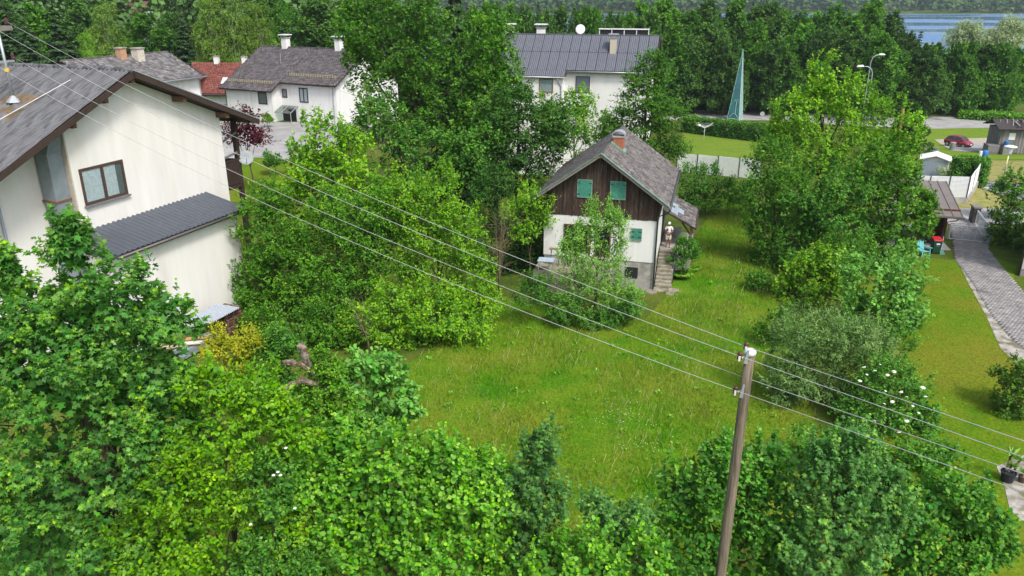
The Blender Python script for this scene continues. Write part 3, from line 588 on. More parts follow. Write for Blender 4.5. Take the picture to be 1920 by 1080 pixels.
M_guard = mat('snow_guard_ochre', (.4,.36,.22), .7, .15)
for (a0, a1, y) in ((-6.2,1.2,.6),(2.3,9.4,2.1)):
    g = MB().box(a0,a1,y-.03,y,mz(y)+.28,mz(y)+.33).build('snow_guard', M_guard, mh); MB().box(a0,a1,y-.03,y,mz(y)+.1,mz(y)+.15).build('rail', M_guard, g)
    for i in range(int((a1-a0)/.35)): MB().box(a0+.35*i,a0+.35*i+.05,y-.04,y+.01,mz(y)-.02,mz(y)+.36).build('bar', M_guard, g)
chimney(mh, -2.3, 7, 7.4, 9.0, .75, M_white, M_whitemetal); chimney(mh, 5.9, 7, 7.4, 9.0, .75, M_white, M_whitemetal)
M_fdk = mat('dark_red_frame', (.05,.025,.022), .6, .15)
window(mh, 'y', 0, -.89,.46, 2.0, 3.38, M_fdk, bar=.11, mull=0, inner=mat('grey_blind', (.2,.22,.24), .8, .08)); window(mh, 'y', 1.5, 1.45,2.2, 2.7, 3.7, M_fdk, bar=.1, mull=0, inner=MATS['grey_blind']); window(mh, 'y', 1.5, 4.04,5.34, 2.3, 3.95, M_fdk, bar=.12, mull=1, inner=M_lace)
pc_ = MB().prism([(1.5,1.75),(0.1,1.1),(.1,1.15),(1.5,1.82)], 'x', .9, 3.7).build('porch_canopy', glass('canopy_glass', (.7,.78,.76), .4), mh)
for a in (.9,2.3,3.66): MB().beam((a,1.5,1.84),(a,.08,1.17),.06,.06).build('canopy_bar', M_galv, pc_)
for a in (.9,3.66): MB().box(a,a+.06,.08,.14,-.5,1.12).build('canopy_post', M_galv, pc_)
MB().box(1.3,3.3,1.44,1.497,-.4,1.6).build('door', M_dark, mh); MB().tube([(9.0,1.42,4.2),(9.0,1.42,-.5)],.05,6).build('downpipe', M_galv, mh); MB().tube([(-6.0,-.06,3.3),(-6.0,-.06,-.5)],.05,6).build('downpipe', M_gutter, mh)
MB().tube([(-.6,4,mz(4)),(-.6,4,mz(4)+1.1)],.04,6).build('vent_pipe', M_galv, mh)
# ------------------------------------------------------------------ grey roofed house behind the cream one
o2 = P(315,97.5,85); h2 = thing('house', 'low white house with mottled grey hipped roof behind the cream house', 'house', (o2.x, o2.y, 0), R(-23))
z2 = o2.z; M_mott = mat('mottled_grey_tiles', (.095,.09,.09), .95, .35, 1.3, c2=(.24,.23,.235), att=1)
MB().box(-3.6,3.6,-12,.2,2.5,z2-2.3).build('wall', M_white, h2)
MB().slab((0,-12.6,z2),(4.3,-12.6,z2-2.3),(4.3,.6,z2-2.3),(0,0,z2),.12).build('roof_deck', M_bwood, h2); MB().slab((-4.3,-12.6,z2-2.3),(0,-12.6,z2),(0,0,z2),(-4.3,.6,z2-2.3),.12).build('roof_deck', M_bwood, h2); MB().add([(4.3,.6,z2-2.3),(-4.3,.6,z2-2.3),(0,0,z2)],[(0,1,2)]).build('roof_hip', M_mott, h2)
dn2 = np.array([4.3,0,-2.3]); dn2 /= np.linalg.norm(dn2); shingle_roof('roof_tiles', (0,-12.65,z2), (0,1,0), dn2, 12.75, 4.9, .3, .3, M_mott, h2, .02)
MB().tube([(0,-12.7,z2+.03),(0,0,z2+.03)],.1,8).build('ridge', M_mott, h2)
c1 = chimney(h2, .3,-6.2, z2-.5, z2+.75, .7, mat('orange_plaster', (.46,.27,.16), .9, .2)); chimney(h2, .75,-4.6, z2-.6, z2+.65, .85, mat('cream_chimney', (.55,.5,.43), .9, .2))
MB().tube([(4.35,-12.6,z2-2.36),(4.35,.6,z2-2.36)],.07,8).build('gutter', M_galv, h2, True); MB().tube([(3.66,.1,z2-2.4),(3.66,.1,3)],.05,6).build('downpipe', M_galv, h2)
# ------------------------------------------------------------------ house with red tiled roof
rp = P(372,178,106); rh = thing('house', 'house with red tiled roof, dormer and skylight between two grey roofed houses', 'house', (rp.x-1.5, 106, 0), R(-6))
M_red = mat('red_roof_tiles', (.14,.045,.035), .9, .3, 2, c2=(.25,.085,.065), att=1); rz = rp.z
MB().box(-.6,10,1.0,8.5,2,rz+.2).prism([(1.0,rz+.2),(8.5,rz+.2),(4.8,rz+3.5)], 'x', -.6, 10).build('wall', M_white, rh)
MB().slab((-1.2,0,rz),(10.6,0,rz),(10.6,4.8,rz+3.8),(-1.2,4.8,rz+3.8),.12).build('roof_deck', M_bwood, rh); MB().slab((-1.2,4.8,rz+3.8),(10.6,4.8,rz+3.8),(10.6,9.6,rz),(-1.2,9.6,rz),.12).build('roof_deck', M_red, rh)
dn3 = np.array([0,-4.8,-3.8]); dn3 /= np.linalg.norm(dn3); shingle_roof('roof_tiles', (-1.2,4.8,rz+3.8), (1,0,0), dn3, 11.8, 6.1, .34, .36, M_red, rh, .01)
dm = MB().box(.1,1.7,.5,3.5,rz+.5,rz+2.0).build('dormer', M_red, rh); MB().slab((-.1,.3,rz+1.95),(1.9,.3,rz+1.95),(1.9,3.6,rz+2.5),(-.1,3.6,rz+2.5),.1).build('dormer_roof', M_red, dm); MB().box(.4,1.4,.46,.497,rz+.85,rz+1.6).build('dormer_window', M_whitemetal, dm)
MB().slab((4.1,1.6,rz+1.36),(4.8,1.6,rz+1.36),(4.8,2.5,rz+2.08),(4.1,2.5,rz+2.08),.08).build('skylight', mat('skylight_pane', (.55,.62,.68), .2, .05), rh)
chimney(rh, 2.4, 4.8, rz+3.4, rz+4.6, .6, M_white, None); chimney(rh, 6.4, 4.8, rz+3.4, rz+4.6, .6, M_white, None)
# ------------------------------------------------------------------ house at the right edge
rc = G(1908,516); eh = thing('house', 'white house wall with brown downpipe at the right edge', 'house', (rc.x, rc.y, 0), R(-40))
MB().box(.12,9,0,9,-.5,6).build('wall', M_white, eh); MB().box(.1,9.02,-.02,9.02,-.5,.5).build('plinth', M_concrete, eh)
MB().tube([(.05,-.06,6.1),(.05,-.06,.0)],.07,8).build('downpipe', mat('brown_pipe', (.06,.045,.04), .5, .1), eh, True)
MB().slab((.1,-.3,6.1),(9.4,-.3,6.1),(9.4,4.5,8.8),(.1,4.5,8.8),.2).build('roof', M_dkt, eh); MB().slab((.1,4.5,8.8),(9.4,4.5,8.8),(9.4,9.3,6.1),(.1,9.3,6.1),.2).build('roof_back_slope', M_dkt, eh)
window(eh, 'y', 0, 2, 3.4, 1.6, 3, M_fdk, bar=.1)
# ------------------------------------------------------------------ far houses
def far_house(label, px, py, Y, w, h, roofc, rz_=0., group=None, d=7):
    q = P(px, py, Y); g = min(gz(q.x, q.y), q.z-2)
    o = thing('house', label, 'house', (q.x, q.y, q.z), rz_, group)
    wl_ = MB().box(-w/2,w/2,0,d,g-q.z-1,h*.5).prism([(0,h*.5),(d,h*.5),(d/2,h*.95)],'x',-w/2,w/2).build('wall', M_white, o)
    MB().slab((-w/2-.5,-.6,h*.45),(w/2+.5,-.6,h*.45),(w/2+.5,d/2,h),(-w/2-.5,d/2,h),.2).build('roof', roofc, o)
    MB().slab((-w/2-.5,d/2,h),(w/2+.5,d/2,h),(w/2+.5,d+.6,h*.45),(-w/2-.5,d+.6,h*.45),.2).build('roof_back_slope', roofc, o)
    for i in range(max(2, int(w/3))): MB().box(-w/2+.8+i*2.6,-w/2+2.0+i*2.6,-.06,-.003,h*.1,h*.1+1.3).build('window', M_dark, o)
    MB().box(-.4,.4,d/2-.4,d/2+.4,h-.3,h+.9).build('chimney', M_white, o)
    return o
far_house('distant house with reddish brown roof among the trees at the top left', 232, 49, 190, 9, 5.4, mat('far_red_roof', (.16,.075,.065), .9, .2), R(-8))
far_house('tiny white house on the far lake shore near the water', 1655, 10, 1005, 13, 7, MATS['far_red_roof'])
far_house('tiny pale house on the far lake shore beside the lake end', 1684, 8, 1015, 11, 6, M_slate)
far_house('tiny white house high on the far slope above the metal roof', 1155, 4, 1060, 12, 8, M_slate)
far_house('tiny white house on the far slope above the solar collector', 1290, 4, 1060, 11, 7, MATS['far_red_roof'])
far_house('tiny white building on the far slope above the tall central tree', 955, 6, 1060, 10, 9, M_slate)

# ------------------------------------------------------------------ plants
LM = {
 'maple':   leafmat('maple_leaves', (.034,.102,.024), (.058,.155,.030), (.17,.30,.03), .22),
 'hazel':   leafmat('hazel_leaves', (.044,.128,.016), (.092,.228,.022), (.20,.34,.04), .25),
 'hazel_d': leafmat('hazel_leaves_deep', (.034,.108,.020), (.066,.180,.026), (.155,.30,.045), .25),
 'bright':  leafmat('bright_leaves', (.058,.150,.010), (.118,.255,.012), (.215,.34,.02), .28),
 'bluish':  leafmat('blue_green_leaves', (.036,.098,.030), (.066,.158,.044), (.15,.27,.055), .2),
 'horn':    leafmat('hornbeam_leaves', (.032,.094,.012), (.066,.168,.016), (.155,.275,.03), .25),
 'horn_y':  leafmat('yellow_green_leaves', (.064,.150,.014), (.118,.240,.016), (.23,.34,.025), .28),
 'oak':     leafmat('oak_leaves', (.028,.080,.012), (.054,.140,.016), (.12,.23,.025), .22),
 'dark':    leafmat('dark_leaves', (.020,.058,.014), (.036,.092,.018), (.078,.155,.026), .18),
 'forest':  leafmat('forest_leaves', (.027,.066,.018), (.050,.108,.022), (.10,.18,.034), .18, obvar=.25),
 'far':     leafmat('far_forest_leaves', (.03,.068,.024), (.052,.100,.032), (.09,.15,.045), .1, obvar=.3),
 'birch':   leafmat('birch_leaves', (.06,.11,.018), (.105,.17,.028), (.175,.24,.05), .25),
 'willow':  leafmat('silver_willow_leaves', (.17,.21,.15), (.27,.31,.22), (.38,.42,.31), .15, .7),
 'greyish': leafmat('grey_green_leaves', (.062,.118,.040), (.108,.18,.066), (.19,.27,.11), .2, .6),
 'cherry':  leafmat('cherry_leaves', (.055,.145,.030), (.105,.24,.05), (.20,.35,.09), .25),
 'apple':   leafmat('apple_leaves', (.07,.15,.028), (.13,.245,.05), (.22,.35,.09), .25),
 'yellow':  leafmat('golden_leaves', (.10,.14,.010), (.235,.225,.014), (.34,.31,.035), .25),
 'red':     leafmat('crimson_leaves', (.035,.005,.012), (.075,.010,.024), (.15,.025,.05), .2),
 'conifer': leafmat('spruce_needles', (.014,.034,.014), (.026,.052,.02), (.055,.085,.028), .05),
 'juniper': leafmat('juniper_needles', (.035,.085,.014), (.075,.15,.02), (.14,.22,.035), .1),
 'ivy':     leafmat('ivy_leaves', (.04,.12,.012), (.085,.20,.018), (.17,.31,.035), .2),
 'hedge':   leafmat('hedge_leaves', (.030,.095,.016), (.060,.158,.024), (.125,.25,.035), .2),
}
CFG = {  # leaf outline, leaf length, shoot length, leaves per shoot, coverage, uprightness, droop, flatness
 'maple':  dict(t='maple', s=.122, sl=.46, n=12, cov=1.6, up=.55, droop=.35, tip=.5),
 'hazel':  dict(t='round', s=.112, sl=.5, n=11, cov=2.0, up=.9, droop=.15, tip=.45),
 'field':  dict(t='maple', s=.105, sl=.55, n=12, cov=1.8, up=1.0, droop=.2, tip=.5),
 'horn':   dict(t='oval', s=.15, sl=.7, n=12, cov=2.1, up=.45, droop=.15, tip=.35),
 'oak':    dict(t='quad', s=.21, sl=.8, n=13, cov=2.0, up=.4, droop=.1, tip=.35),
 'mmaple': dict(t='quad', s=.20, sl=.75, n=12, cov=2.1, up=.7, droop=.3, tip=.45),
 'beech':  dict(t='oval', s=.19, sl=1.0, n=14, cov=1.7, up=-.05, droop=.0, tip=.3, flat=1),
 'far':    dict(t='quad', s=.50, sl=1.3, n=9, cov=2.2, up=.4, droop=.1, tip=.3),
 'birch':  dict(t='quad', s=.25, sl=1.6, n=13, cov=1.5, up=-.5, droop=.5, tip=.3),
 'willow': dict(t='lance', s=.42, sl=1.2, n=12, cov=1.9, up=.6, droop=.1, tip=.3),
 'lance':  dict(t='lance', s=.17, sl=.55, n=13, cov=1.7, up=.8, droop=.1, tip=.4),
 'cherry': dict(t='oval', s=.20, sl=.5, n=9, cov=1.7, up=.3, droop=.7, tip=.35),
 'apple':  dict(t='oval', s=.105, sl=.7, n=13, cov=1.4, up=.9, droop=.1, tip=.4),
 'small':  dict(t='oval', s=.085, sl=.35, n=9, cov=2.1, up=.6, droop=.2, tip=.4),
 'jun':    dict(t='spray', s=.2, sl=.45, n=9, cov=2.2, up=.5, droop=.1, tip=.5),
}
def crown_data(lobes, k, seed, dens=1., inner=.22, amp=.13, back=None):
    r = np.random.default_rng(seed); C_ = np.array([l[0] for l in lobes], float); Rr = np.array([l[1] for l in lobes], float)
    s = k['s']; la = s*s*(.5 if k['t'] in ('oval', 'quad', 'spray') else .62 if k['t'] == 'round' else .2 if k['t'] == 'lance' else .5)
    fr = r.normal(0, 1, (3, 3))*2.2/ (Rr.mean()+.3); ph = r.uniform(0, 6.28, 3)
    PP = []; NN = []
    for c, q in zip(C_, Rr):
        a = 4*math.pi*(((q[0]*q[1])**1.6+(q[0]*q[2])**1.6+(q[1]*q[2])**1.6)/3)**(1/1.6)
        n = int(a*.88*k['cov']*dens/(la*k['n']))+6; ns = k.get('ns', 9); nc = max(3, n//ns)
        d = nrm(r.normal(0, 1, (int(nc*1.35)+2, 3))); d = d[(d[:, 2] > -.35) | (r.random(len(d)) < .4)][:nc]
        if back is not None: d = d[((d/q)@back < .25/np.mean(q)) | (r.random(len(d)) < .35)]        # thinner on the side turned from the garden
        p = c+d*q; w = np.sin(p@fr[0]+ph[0])+np.sin(p@fr[1]+ph[1])+np.sin(1.7*p@fr[2]+ph[2])
        rf = 1.06-.42*r.random(len(d))**1.2+amp*w/1.7+ (r.random(len(d)) < .08)*r.random(len(d))*.25
        p = c+d*q*rf[:, None]; nv = nrm(d/q); p = np.repeat(p, ns, 0); nv = np.repeat(nv, ns, 0); off = r.normal(0, k['sl']*.4, p.shape); off -= nv*((off*nv).sum(1)*.35)[:, None]; off[:, 2] *= .75
        PP.append(p+off); NN.append(nrm(nv+off*.6/k['sl']*.4))
        nld = k.get('lead', 3)
        for _ in range(nld):                                     # leading shoots standing out of the crown
            u = nrm(r.normal(0, 1, 3)*np.array([1, 1, .4])+np.array([0, 0, .75])); m0 = c+u*q*.85; ln_ = min(q)*r.uniform(.3, .6); nsh = max(4, int(ln_/k['sl']*9)); tt_ = r.random(nsh)
            ud = nrm(u*.35+np.array([0, 0, 1.])*max(.2, k['up']+.5)+r.normal(0, .15, 3)); pq = m0+ud*(tt_*ln_)[:, None]+r.normal(0, 1, (nsh, 3))*(k['sl']*.3*(1.05-tt_))[:, None]
            PP[-1] = np.concatenate([PP[-1], pq]); NN[-1] = np.concatenate([NN[-1], np.tile(ud, (nsh, 1))])
    p = np.concatenate(PP); nn = np.concatenate(NN)
    keep = np.ones(len(p), bool); idx = np.repeat(np.arange(len(C_)), [len(x) for x in PP])
    for j, (c, q) in enumerate(zip(C_, Rr)):
        keep &= (idx == j) | ((((p-c)/q)**2).sum(1) > .5) | (r.random(len(p)) < .08)
    p, nn = p[keep], nn[keep]; S = len(p); n = k['n']
    sd = nn*(.55 if not k.get('flat') else .9)+np.array([0, 0, 1])*k['up']+r.normal(0, .38, (S, 3))
    if k.get('flat'): sd[:, 2] *= .25
    sd = nrm(sd); sv = r.normal(.0, .08, S)+np.repeat(r.normal(0, .11, S//9+1), 9)[:S]
    t = (np.arange(n)+.3)/n; t = np.clip(np.tile(t, (S, 1))+r.uniform(-.05, .05, (S, n)), 0, 1)
    L = k['sl']*(.7+.6*r.random(S))
    pos = p[:, None]+sd[:, None]*((t-.55)*L[:, None])[..., None]
    if k['droop'] > .3: pos = pos-np.array([0, 0, 1])*(t**2*L[:, None]*k['droop']*.5)[..., None]
    rad = nrm(r.normal(0, 1, (S, n, 3))); ld = nrm(rad*1.0+sd[:, None]*.55+nn[:, None]*.35-np.array([0, 0, 1])*k['droop'])
    ln = nrm(np.array([0, 0, 1.])*(1.15 if not k.get('flat') else 2.0)+nn[:, None]*.55+r.normal(0, .42, (S, n, 3)))
    sz = s*(.55+.75*r.random((S, n)))*(1.08-.45*t**2)
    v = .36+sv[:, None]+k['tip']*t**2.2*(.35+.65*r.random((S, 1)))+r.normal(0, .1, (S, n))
    pos = pos+ld*(sz*.15)[..., None]
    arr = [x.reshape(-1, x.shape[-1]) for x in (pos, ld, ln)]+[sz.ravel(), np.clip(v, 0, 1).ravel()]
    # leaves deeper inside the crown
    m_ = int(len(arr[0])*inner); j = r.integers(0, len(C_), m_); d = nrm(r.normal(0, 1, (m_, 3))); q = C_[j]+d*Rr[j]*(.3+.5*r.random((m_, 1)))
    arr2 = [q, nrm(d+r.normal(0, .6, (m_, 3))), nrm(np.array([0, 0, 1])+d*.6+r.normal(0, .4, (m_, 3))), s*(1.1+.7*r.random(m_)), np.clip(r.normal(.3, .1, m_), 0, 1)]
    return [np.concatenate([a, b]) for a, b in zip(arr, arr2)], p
def wood(name, lobes, tips, seed, m, parent, r0=.12, nt=40, lean=0., base=(0, 0, -.3)):
    """trunk with limbs reaching into every lobe and twigs out to some shoots"""
    r = random.Random(seed); mb = MB(); C_ = [Vector(l[0]) for l in lobes]; top = max(C_, key=lambda c: c.z); b = Vector(base)
    path = []; nseg = 7
    for i in range(nseg+1):
        t = i/nseg; q = b.lerp(Vector((top.x*.75, top.y*.75, top.z*.92)), t); w = math.sin(t*3.1)*.05*top.z
        path.append(q+Vector((r.uniform(-1, 1)*w*.5, r.uniform(-1, 1)*w*.5, 0)))
    mb.tube(path, [r0*(1-.78*i/nseg) for i in range(nseg+1)], 7)
    tr = mb.build('trunk', m, parent, True)
    lm_ = MB(); heads = []
    for c in C_:
        i = min(nseg-1, max(1, int(nseg*min(.85, .25+.5*c.z/max(top.z, .1)*.8)))); a = path[i]; mid = a.lerp(c, .5)+Vector((r.uniform(-.2, .2), r.uniform(-.2, .2), .12*(c-a).length*.5))
        lm_.tube([a, mid, c], [r0*.42, r0*.28, r0*.12], 5); heads.append(c)
    tl = [Vector(x) for x in tips]; r.shuffle(tl)
    for q in tl[:nt]:
        c = min(heads, key=lambda h: (h-q).length_squared); mid = c.lerp(q, .55)+Vector((r.uniform(-.1, .1), r.uniform(-.1, .1), r.uniform(-.05, .15)))*(q-c).length
        lm_.tube([c, mid, q], [r0*.14, r0*.09, r0*.035], 4)
    lm_.build('limbs', m, parent, True); return tr
def plant(name, label, cat, kind, lm, lobes, Y, seed, r0=.09, dens=1., group=None, base=None, bark=None, inner=.16, amp=.18, nt=40, single=0, **kw):
    """lobes: (px, py, half width px, half height px[, offset in depth m]) at distance Y -> clumps of the crown in metres"""
    L = []
    for l in lobes:
        yy = Y+(l[4] if len(l) > 4 else 0); c = P(l[0], l[1], yy); s = ppm(l[1], yy); rx, rz_ = l[2]/s, l[3]/s/.95; L.append((c, (rx, (rx+rz_)/2*.95, rz_)))
    if base is None:
        wsum = sum(l[1][0] for l in L); bx_ = sum(l[0].x*l[1][0] for l in L)/wsum; by_ = sum(l[0].y*l[1][0] for l in L)/wsum; base = (bx_, by_)
    b = Vector((base[0], base[1], gz(*base))); o = thing(name, label, cat, b, 0, group)
    loc = [(tuple(c-b), q) for c, q in L]; k = dict(CFG[kind]); k.update(kw)
    (p, d, n, s, v), tips = crown_data(loc, k, seed, dens, inner, amp, nrm(np.array([b.x, b.y, 0.])))
    z = p[:, 2]; g = p[:, 2] > .05; p, d, n, s, v = p[g], d[g], n[g], s[g], v[g]
    if single:                                                   # the leaves that show largest are pieces of their own
        wp_ = p+np.array(b)-_c; dist = np.linalg.norm(wp_, axis=1); cosv = np.abs((nrm(n)*nrm(wp_)).sum(1)); cy = 540-FOC*(wp_@_u)/(wp_@_f)
        sc_ = s/dist*(.4+cosv)*(cy < 1075)*np.random.default_rng(seed).uniform(.75, 1, len(s)); pick = np.argsort(-sc_)[:single]; var = []
        for j, vv in enumerate((.3,.42,.55,.7,.88)): var.append(cards('leaf', np.zeros((1,3)), np.array([[0,1.,0]]), np.array([[0,0,1.]]), np.ones(1), np.array([vv]), k['t'], None))
        for me_ in var: me_.materials.append(LM[lm])
        for i in pick:
            dd = Vector(d[i]).normalized(); sd_ = dd.cross(Vector(n[i])).normalized(); nn_ = sd_.cross(dd); lf_ = link('leaf', var[int(np.argmin(np.abs(np.array((.3,.42,.55,.7,.88))-v[i])))], LM[lm], o)
            lf_.matrix_basis = Matrix.Translation(p[i]) @ Matrix((sd_, dd, nn_)).transposed().to_4x4() @ Matrix.Scale(float(s[i]), 4)
        kp = np.ones(len(p), bool); kp[pick] = False; p, d, n, s, v = p[kp], d[kp], n[kp], s[kp], v[kp]
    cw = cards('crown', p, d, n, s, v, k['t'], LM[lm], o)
    if single: tag(cw, kind='stuff')
    wood('trunk', loc, tips, seed, bark or M_bark, o, r0, nt)
    return o
PROTO = {}
def proto(key, kind, h, w, nl, seed, lm, r0=.2, dens=1., shape='round', bark=None, low=.18, nt=40, inner=.22, amp=.14, **kw):
    """crown for trees that occur more than once: height h, width w"""
    r = random.Random(seed); L = []
    for i in range(nl):
        t = (i+.5)/nl; z = h*(low+(1-low)*t*.92); prof = {'round': math.sin(math.pi*min(1, .18+.78*t))**.7, 'cone': (1-t)**.75*.95+.1, 'column': .75*math.sin(math.pi*min(1, .3+.62*t))**.5, 'dome': math.cos(t*1.35)**.6}[shape]
        a = i*2.4+r.uniform(-.4, .4); ro = w*.5*prof*.52*r.uniform(.8, 1.15); rad = w*.5*prof*r.uniform(.5, .68)
        L.append(((math.cos(a)*ro, math.sin(a)*ro, z), (rad, rad, min(rad*r.uniform(.75, 1.0), h*.24))))
    L.append(((0, 0, h*(low+.5*(1-low))), (w*.26, w*.26, h*.33*(1-low)))); L.append(((0, 0, h*.88), (w*.12 if shape == 'cone' else w*.2, w*.12 if shape == 'cone' else w*.2, h*.11)))
    k = dict(CFG[kind]); k.update(kw); (p, d, n, s, v), tips = crown_data(L, k, seed, dens, inner, amp)
    PROTO[key] = dict(L=L, data=(p, d, n, s, v), t=k['t'], tips=tips, seed=seed, h=h, w=w, lm=lm, r0=r0, bark=bark or M_bark, nt=nt, root=None)
def spruce(key, h, w, seed, bare=.08):
    r = np.random.default_rng(seed); Pp = []; D = []; Nn = []; Sz = []
    lv = int(h/.55)
    for i in range(lv):
        t = i/lv; z = h*(bare+(1-bare)*t); rad = w*.5*(1-t)**.85*(.85+.3*r.random())+.12
        for b in range(max(4, int(9*(1-t)+4))):
            a = r.uniform(0, 6.283); u = np.array([math.cos(a), math.sin(a), 0]); n = max(3, int(rad/.22)); q = (np.arange(n)+.5)/n
            ln = rad*(.75+.4*r.random()); pts = u*(q*ln)[:, None]; pts[:, 2] = z-.28*ln*q+.16*ln*q**2+r.normal(0, .05, n)
            for sgn in (-1, 1):
                sd = np.cross(u, [0, 0, 1])*sgn; Pp.append(pts); D.append(np.tile(u*.6+sd*.6+np.array([0, 0, -.45]), (n, 1))+r.normal(0, .15, (n, 3))); Nn.append(np.tile([0, 0, 1.], (n, 1))+u*.3+r.normal(0, .25, (n, 3))); Sz.append((.34+.3*(1-q))*(.7+.5*r.random(n))*(.5+.6*(1-t)))
    p = np.concatenate(Pp); s = np.concatenate(Sz)
    PROTO[key] = dict(L=[((0, 0, h*.95), (.2, .2, .2))], data=(p, np.concatenate(D), nrm(np.concatenate(Nn)), s*1.5, np.clip(r.normal(.4, .2, len(p)), 0, 1)), t='spray', tips=np.zeros((0, 3)), seed=seed, h=h, w=w, lm='conifer', r0=.2, bark=M_bark, nt=0, root=None)
TR = random.Random(77)
def tree(name, label, key, px, top, Y, wpx, lm=None, group=None, cat='tree', ground=None):
    """a tree of a kind: crown centre px, top at pixel row top, standing at distance Y, crown wpx pixels wide"""
    q = P(px, top, Y); g = gz(q.x, q.y) if ground is None else ground; pr = PROTO[key]; h = q.z-g; w = wpx/ppm(top+60, Y)
    if pr['root'] is None:
        o = thing(name, label, cat); p, d, n, s, v = pr['data']; cards('crown', p, d, n, s, v, pr['t'], LM[lm or pr['lm']], o); wood('trunk', pr['L'], pr['tips'], pr['seed'], pr['bark'], o, pr['r0'], pr['nt']); pr['root'] = o; pr['data'] = None
    else:
        o = copy_tree(pr['root']); o.name = name
        c = [x for x in o.children if x.name.startswith('crown')][0]; c.material_slots[0].link = 'OBJECT'; c.material_slots[0].material = LM[lm or pr['lm']]
    for kk in ('label', 'category', 'group'):
        if kk in o: del o[kk]
    tag(o, label, cat, group); o.location = (q.x, q.y, g); o.scale = (w/pr['w'], w/pr['w'], h/pr['h']); o.rotation_euler = (0, 0, TR.uniform(0, 6.28)); return o
# --- foreground hedge and trees, left to right
plant('maple_tree', 'tall sycamore maple with lobed deep green leaves at the left edge', 'tree', 'maple', 'maple',
      [(130,450,36,62),(60,590,88,70),(215,560,92,75),(300,600,62,50),(140,680,160,110),(295,705,82,75),(40,800,150,130),(200,830,170,130),(330,790,80,70),(90,980,160,130),(240,990,110,110),(12,510,18,50),(150,620,110,70),(60,700,90,80),(250,770,90,80),(130,900,120,80)], 16, 11, .16, .6, amp=.14, nt=60, single=300, inner=.3)
plant('hornbeam_bush', 'bright yellow green bush between the maple and the hazel hedge', 'bush', 'horn', 'bright',
      [(430,790,85,75),(480,740,60,55),(370,880,100,85),(470,900,85,90),(430,1000,120,100),(300,1000,90,80),(545,800,45,55),(330,1060,110,60),(520,980,70,100),(390,720,50,40)], 15.5, 12, .08, .68, s=.105, sl=.42)
plant('rose_bush', 'loose bush with small white blossoms at the left foot of the hazel hedge', 'bush', 'small', 'hedge', [(505,900,40,70),(500,1020,50,80),(470,1060,50,50),(560,1060,60,40)], 14.8, 13, .05, .6)
plant('elder_bush', 'dark undergrowth below the maple at the bottom left corner', 'bush', 'horn', 'hedge', [(40,1060,120,70),(200,1075,110,50),(-20,960,70,80),(330,1080,80,40)], 18.5, 14, .05, .6)
for i, (lab, lob, Y, lm) in enumerate((
    ('hazel bush with round leaves at the left end of the front hedge', [(570,880,65,65),(640,815,32,42),(600,960,90,80),(560,1040,80,70),(660,880,60,60),(660,1030,80,80)], 16, 'hazel'),
    ('hazel bush with round leaves in the middle of the front hedge', [(720,850,65,50),(740,920,85,75),(780,990,90,80),(740,1060,90,60),(690,960,60,70)], 16, 'hazel'),
    ('hazel bush with round leaves left of the blue green field maple', [(840,860,50,45),(870,930,75,75),(860,1020,95,80),(930,900,45,55),(930,1050,80,60),(910,985,70,70)], 16, 'hazel'),
    ('low hazel bush at the bottom edge right of the field maple', [(1110,1045,80,45),(1190,1050,70,50),(1040,1060,50,40)], 14.6, 'hazel'),
    ('hazel bush right behind the leaning utility pole', [(1300,905,60,55),(1370,865,62,42),(1330,970,85,75),(1450,870,55,45),(1430,950,75,75),(1280,1030,75,70),(1400,1050,90,70),(1470,1040,60,60)], 17.6, 'hazel_d'),
    ('hazel bush at the bottom right beside the lawn', [(1740,930,50,50),(1815,955,65,52),(1780,1020,90,70),(1850,1030,50,52),(1690,1000,60,70),(1740,1075,110,40)], 17, 'hazel_d'))):
    plant('hazel_bush', lab, 'bush', 'hazel', lm, lob, Y, 20+i, .07, .72, 'hazel bushes of the front hedge', single=130)
plant('field_maple', 'blue green field maple rising in the gap of the front hedge', 'tree', 'field', 'bluish', [(1000,870,40,45),(1015,830,22,30),(1020,945,45,70),(985,960,35,70),(1000,1040,60,60)], 15.8, 31, .07, .8)
plant('field_maple', 'small blue green bush below the gap to the meadow', 'bush', 'field', 'bluish', [(1130,965,42,38),(1180,975,45,38),(1150,1010,70,40)], 15.8, 32, .05, .7)
plant('field_maple', 'dark blue green maple in the front hedge right of the pole', 'tree', 'field', 'bluish', [(1590,900,62,55),(1605,830,30,40),(1545,855,22,45),(1560,970,75,75),(1630,985,70,85),(1560,1060,80,60),(1660,910,35,45)], 16.2, 33, .09, .8)
plant('golden_shrub', 'golden yellow shrub in front of the pallets', 'bush', 'small', 'yellow', [(425,655,42,32),(455,690,35,30),(405,640,18,30),(470,640,28,25),(440,720,45,28)], 25, 34, .04, .75)
plant('dark_bush', 'dark green bush between the golden shrub and the ivy trunk', 'bush', 'small', 'hedge', [(510,680,50,45),(500,740,55,50),(560,760,50,50),(530,640,40,25)], 25, 35, .05, .7, s=.1)
plant('cherry_tree', 'young cherry tree with pale drooping leaves at the meadow edge', 'tree', 'cherry', 'cherry', [(695,690,45,35),(730,735,42,45),(670,735,38,45),(755,770,22,25),(700,790,45,35)], 23.5, 36, .06, .9)
iv = plant('ivy_covered_trunk', 'old broken tree trunk overgrown with ivy beside the cherry tree', 'tree', 'small', 'ivy', [(605,680,26,28),(625,715,30,38),(595,745,42,38),(640,760,32,40),(590,790,50,32)], 22.5, 37, .14, .75, s=.11, nt=10)
M_stub = mat('grey_dead_wood', (.23,.2,.165), .95, .5, 9, 1, 25, c2=(.12,.075,.045), c2thr=(.45,.58))
